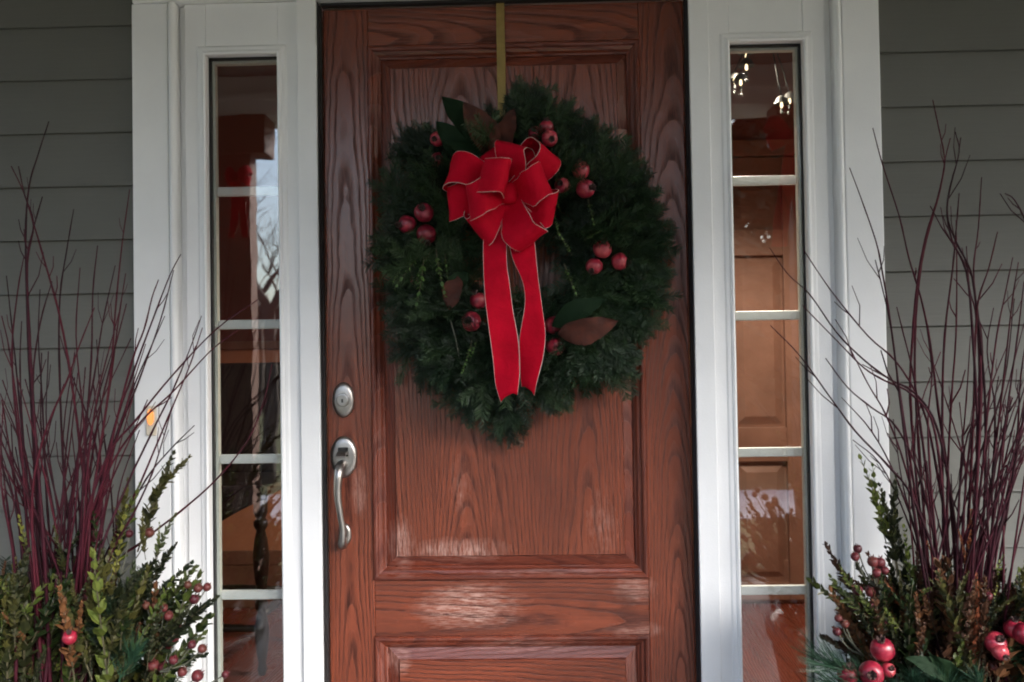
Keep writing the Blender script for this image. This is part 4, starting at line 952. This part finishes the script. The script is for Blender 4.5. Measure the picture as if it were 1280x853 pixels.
for (px, py, dy) in ((932, 68, .10), (933, 84, -.12), (918, 101, .16), (926, 103, -.05), (977, 131, .02), (987, 126, .12)):
    p = at(px, py, CHY + dy)
    V, F = tube_vf(catmull([Vector((cc.x, CHY, cc.z + .17)), Vector(((cc.x + p.x) / 2, (CHY + p.y) / 2, cc.z + .15)), p + Vector((0, 0, .028))], 5), [.0022] * 11, 6)
    arm = link('arm', fixn(mesh('arm', V, F, M['brass'], True)), chd)
    V, F = lathe([(.002, -.03), (.005, -.028), (.005, -.014), (.003, -.012)], 10, p, 'z'); link('candle_sleeve', fixn(mesh('candle_sleeve', V, F, M['brass'])), arm)
    V, F = lathe([(.002, -.012), (.0050, -.006), (.0045, .004), (.001, .012)], 10, p, 'z'); link('bulb', fixn(mesh('bulb', V, F, M['bulb'], True)), arm)
    ld = bpy.data.lights.new('hall_fill_spot', 'SPOT'); ld.energy = 3.0; ld.color = (1.0, .85, .68); ld.shadow_soft_size = .004; ld.spot_size = R_(158); ld.spot_blend = .45  # fill spot aimed down: brightens the lower hall, leaves the upper wall dim
    lo = bpy.data.objects.new('hall_fill_spot', ld); COL.objects.link(lo); lo.parent = chd; lo.location = p - Vector(chd.location) + Vector((0, 0, -.036))
    V, F = lathe([(.006, .030), (.016, .022), (.026, .002), (.024, .002), (.014, .019), (.004, .026)], 14, p, 'z'); link('added_shade', fixn(mesh('added_shade', V, F, M['brass'])), arm)  # lamp cover added to go with the downward spot

# ================================================================== WHAT THE GLASS REFLECTS: porch columns, yard, trees
M['post'] = plain('brown_porch_post_stain', (0.17, 0.095, 0.072), 0.6, var=0.2, nscale=9)
def column(x, label):
    root = thing('porch_column', (x, PB - .12, -.03), label, 'column', 'square brown porch columns')
    box('shaft', x - .15, x + .15, PB - .12, PB - .01, .2005, 2.23, M['post'], root, .004)
    box('base', x - .18, x + .18, PB - .15, PB + .02, -.03, .20, M['post'], root, .006)
    box('capital', x - .235, x + .235, PB - .16, PB + .02, 2.2305, 2.429, M['post'], root, .006)
    return root
cols = {}
for x, lb in ((-1.535, 'square brown porch column facing the handle side'), (1.535, 'square brown porch column facing the hinge side'), (-3.9, 'outermost brown porch column past the handle side'), (3.9, 'outermost brown porch column past the hinge side')): cols[x] = column(x, lb)
def column_bow(x, z, k, label):
    p0 = Vector((x, PB + .03, z))
    root = thing('column_bow', p0, label, 'bow', 'red bows tied on the porch columns')
    for (dx, dz, rl) in ((-.14, .07, .2), (.14, .07, -.2), (-.13, -.05, .1), (.13, -.05, -.1)):
        dn = Vector((dx * k, .02, dz * k)); L = dn.length; dn.normalize(); n = Vector((0, 1, 0)); n = (n - dn * n.dot(dn)).normalized(); wv = dn.cross(n); C, S, Wd = [], [], []
        for i in range(21):
            s = i / 20; C.append(p0 + dn * L * math.sin(math.pi * s) ** .85 + n * (.035 + .035 * math.sin(2 * math.pi * s))); S.append(wv); Wd.append(.09 * k * (.4 + .6 * min(1, 1.7 * math.sin(math.pi * s))))
        ribbon('loop', C, S, Wd, root)
    for dx in (-.05, .04):
        C = [p0 + Vector((dx * k * t * 1.6, .035 + .01 * math.sin(7 * t), -.62 * k * t)) for t in [q / 12 for q in range(13)]]
        ribbon('tail', C, [Vector((1, 0, 0))] * 13, [k * (.05 + .03 * min(1, 3 * q / 12)) for q in range(13)], root)
column_bow(-1.42, 2.10, .5, 'red bow on the porch column facing the handle side')
column_bow(1.36, 2.25, .9, 'red bow on the porch column facing the hinge side')
M['bark'] = plain('bare_tree_bark', (0.07, 0.052, 0.042), 0.9, var=0.3, nscale=4)
M['conifer'] = leafmat('conifer_foliage', [(0.015, 0.03, 0.014), (0.03, 0.05, 0.022)], 0.8)
def bare_tree(x, y, h, seed, label):
    r = random.Random(seed); root = thing('bare_tree', (x, y, GZ), label, 'tree', 'bare trees across the front yard')
    TV, TF, BV, BF = [], [], [], []
    def grow(p, d, L, rad, depth, V, F):
        n = 4; P = [p]
        for k in range(n):
            d = (d + Vector((r.uniform(-.16, .16), r.uniform(-.16, .16), r.uniform(-.05, .1)))).normalized(); P.append(P[-1] + d * (L / n))
        tube_vf(P, [rad * (1 - .45 * k / n) for k in range(n + 1)], 6 if depth < 2 else 4, V, F, False)
        if depth < 5:
            for q in range(4 if depth == 0 else 3):
                i = r.randint(2, n) if depth else r.randint(2, 4); a = r.uniform(0, 6.28)
                nd = (d * r.uniform(.6, 1.0) + Vector((math.cos(a), math.sin(a), r.uniform(.0, .5))) * .75).normalized()
                grow(P[i], nd, L * r.uniform(.55, .78), rad * .5, depth + 1, BV, BF)
    grow(Vector((x, y, GZ - .1)), Vector((0, 0, 1)), h * .36, h * .016, 0, TV, TF)
    link('trunk', mesh('trunk', TV, TF, M['bark'], True), root); link('crown', mesh('crown', BV, BF, M['bark'], True), root)
bare_tree(-3.95, -11.2, 7.5, 5, 'bare tree mirrored in the handle-side sidelight')
bare_tree(-9.6, -29.0, 12.0, 6, 'taller bare tree beyond the drive')
bare_tree(1.5, -24.0, 12.0, 7, 'bare tree straight across the street from the door')
bare_tree(-1.8, -21.0, 10.0, 9, 'slender bare tree beyond the drive')
def conifer(x, y, h, rad, seed, label):
    r = random.Random(seed); root = thing('evergreen_tree', (x, y, GZ), label, 'tree', 'evergreens along the yard')
    V, F = tube_vf([Vector((x, y, GZ - .1)), Vector((x, y, GZ + h * .9))], [h * .02, .02], 8); link('trunk', mesh('trunk', V, F, M['bark']), root)
    V, F = [], []
    for k in range(9000):
        t = r.random() ** 1.4; z = GZ + .3 + (h - .3) * t; rr = rad * (1 - t) * (.85 + .25 * math.sin(z * 5)) * math.sqrt(r.uniform(.25, 1)); a = r.uniform(0, 6.28)
        p = Vector((x + rr * math.cos(a), y + rr * math.sin(a), z)); s = r.uniform(.10, .22)
        u = Vector((math.cos(a), math.sin(a), r.uniform(-.7, .1))).normalized() * s; v = Vector((-math.sin(a), math.cos(a), r.uniform(-.3, .3))).normalized() * s * .45
        b = len(V); V += [p - u - v, p - u + v, p + u + v * .4, p + u - v * .4]; F.append((b, b + 1, b + 2, b + 3))
    link('crown', mesh('crown', V, F, M['conifer']), root)
    return root
def copy_tree(root, x, y, sc, rz):
    c = root.copy(); COL.objects.link(c); c.location = (x, y, GZ); c.scale = (sc, sc, sc * random.uniform(.9, 1.15)); c.rotation_euler.z = rz
    for ch in root.children:
        k = ch.copy(); COL.objects.link(k); k.parent = c
    return c
random.seed(12)
ev1 = conifer(3.0, -13.4, 6.9, 2.2, 21, 'dark evergreen tree in the row along the yard, seen mirrored in the glass')
ev2 = conifer(5.5, -14.2, 6.5, 2.4, 22, 'dark evergreen tree in the row along the yard, seen mirrored in the glass')
for k, x in enumerate((.9, 4.2, 6.8, 8.2, 10.3, 12.6, 15.2, 18, 21, 25, -7.3, -9.7, -12.3, -15, -18, -21.5, -25)):
    copy_tree((ev1, ev2)[k % 2], x + random.uniform(-.4, .4), -13.8 + random.uniform(-1.1, 1.1), random.uniform(.9, 1.15), random.uniform(0, 6))
r = random.Random(77); V, F = [], []
for k in range(14000):
    x = r.uniform(-70, 70); y = -36 + r.uniform(-3, 3); top = 4.6 + 1.2 * math.sin(x * .21) + .8 * math.sin(x * .67 + 1)
    z = GZ + top * r.random() ** .8; p = Vector((x, y, z)); s = r.uniform(.18, .42); a = r.uniform(0, 6.28)
    u = Vector((math.cos(a), .3 * math.sin(a), math.sin(a))) * s; v = Vector((-math.sin(a), .4, math.cos(a))) * s * .6; b = len(V)
    V += [p - u - v, p - u + v, p + u + v, p + u - v]; F.append((b, b + 1, b + 2, b + 3))
M['brush'] = plain('brown_winter_brush', (0.075, 0.052, 0.036), 0.95, var=0.4, nscale=1.5)
tagp(link('far_woods', mesh('far_woods', V, F, M['brush'])), 'brown winter woods along the far side of the yard', 'woods', None, 'stuff')
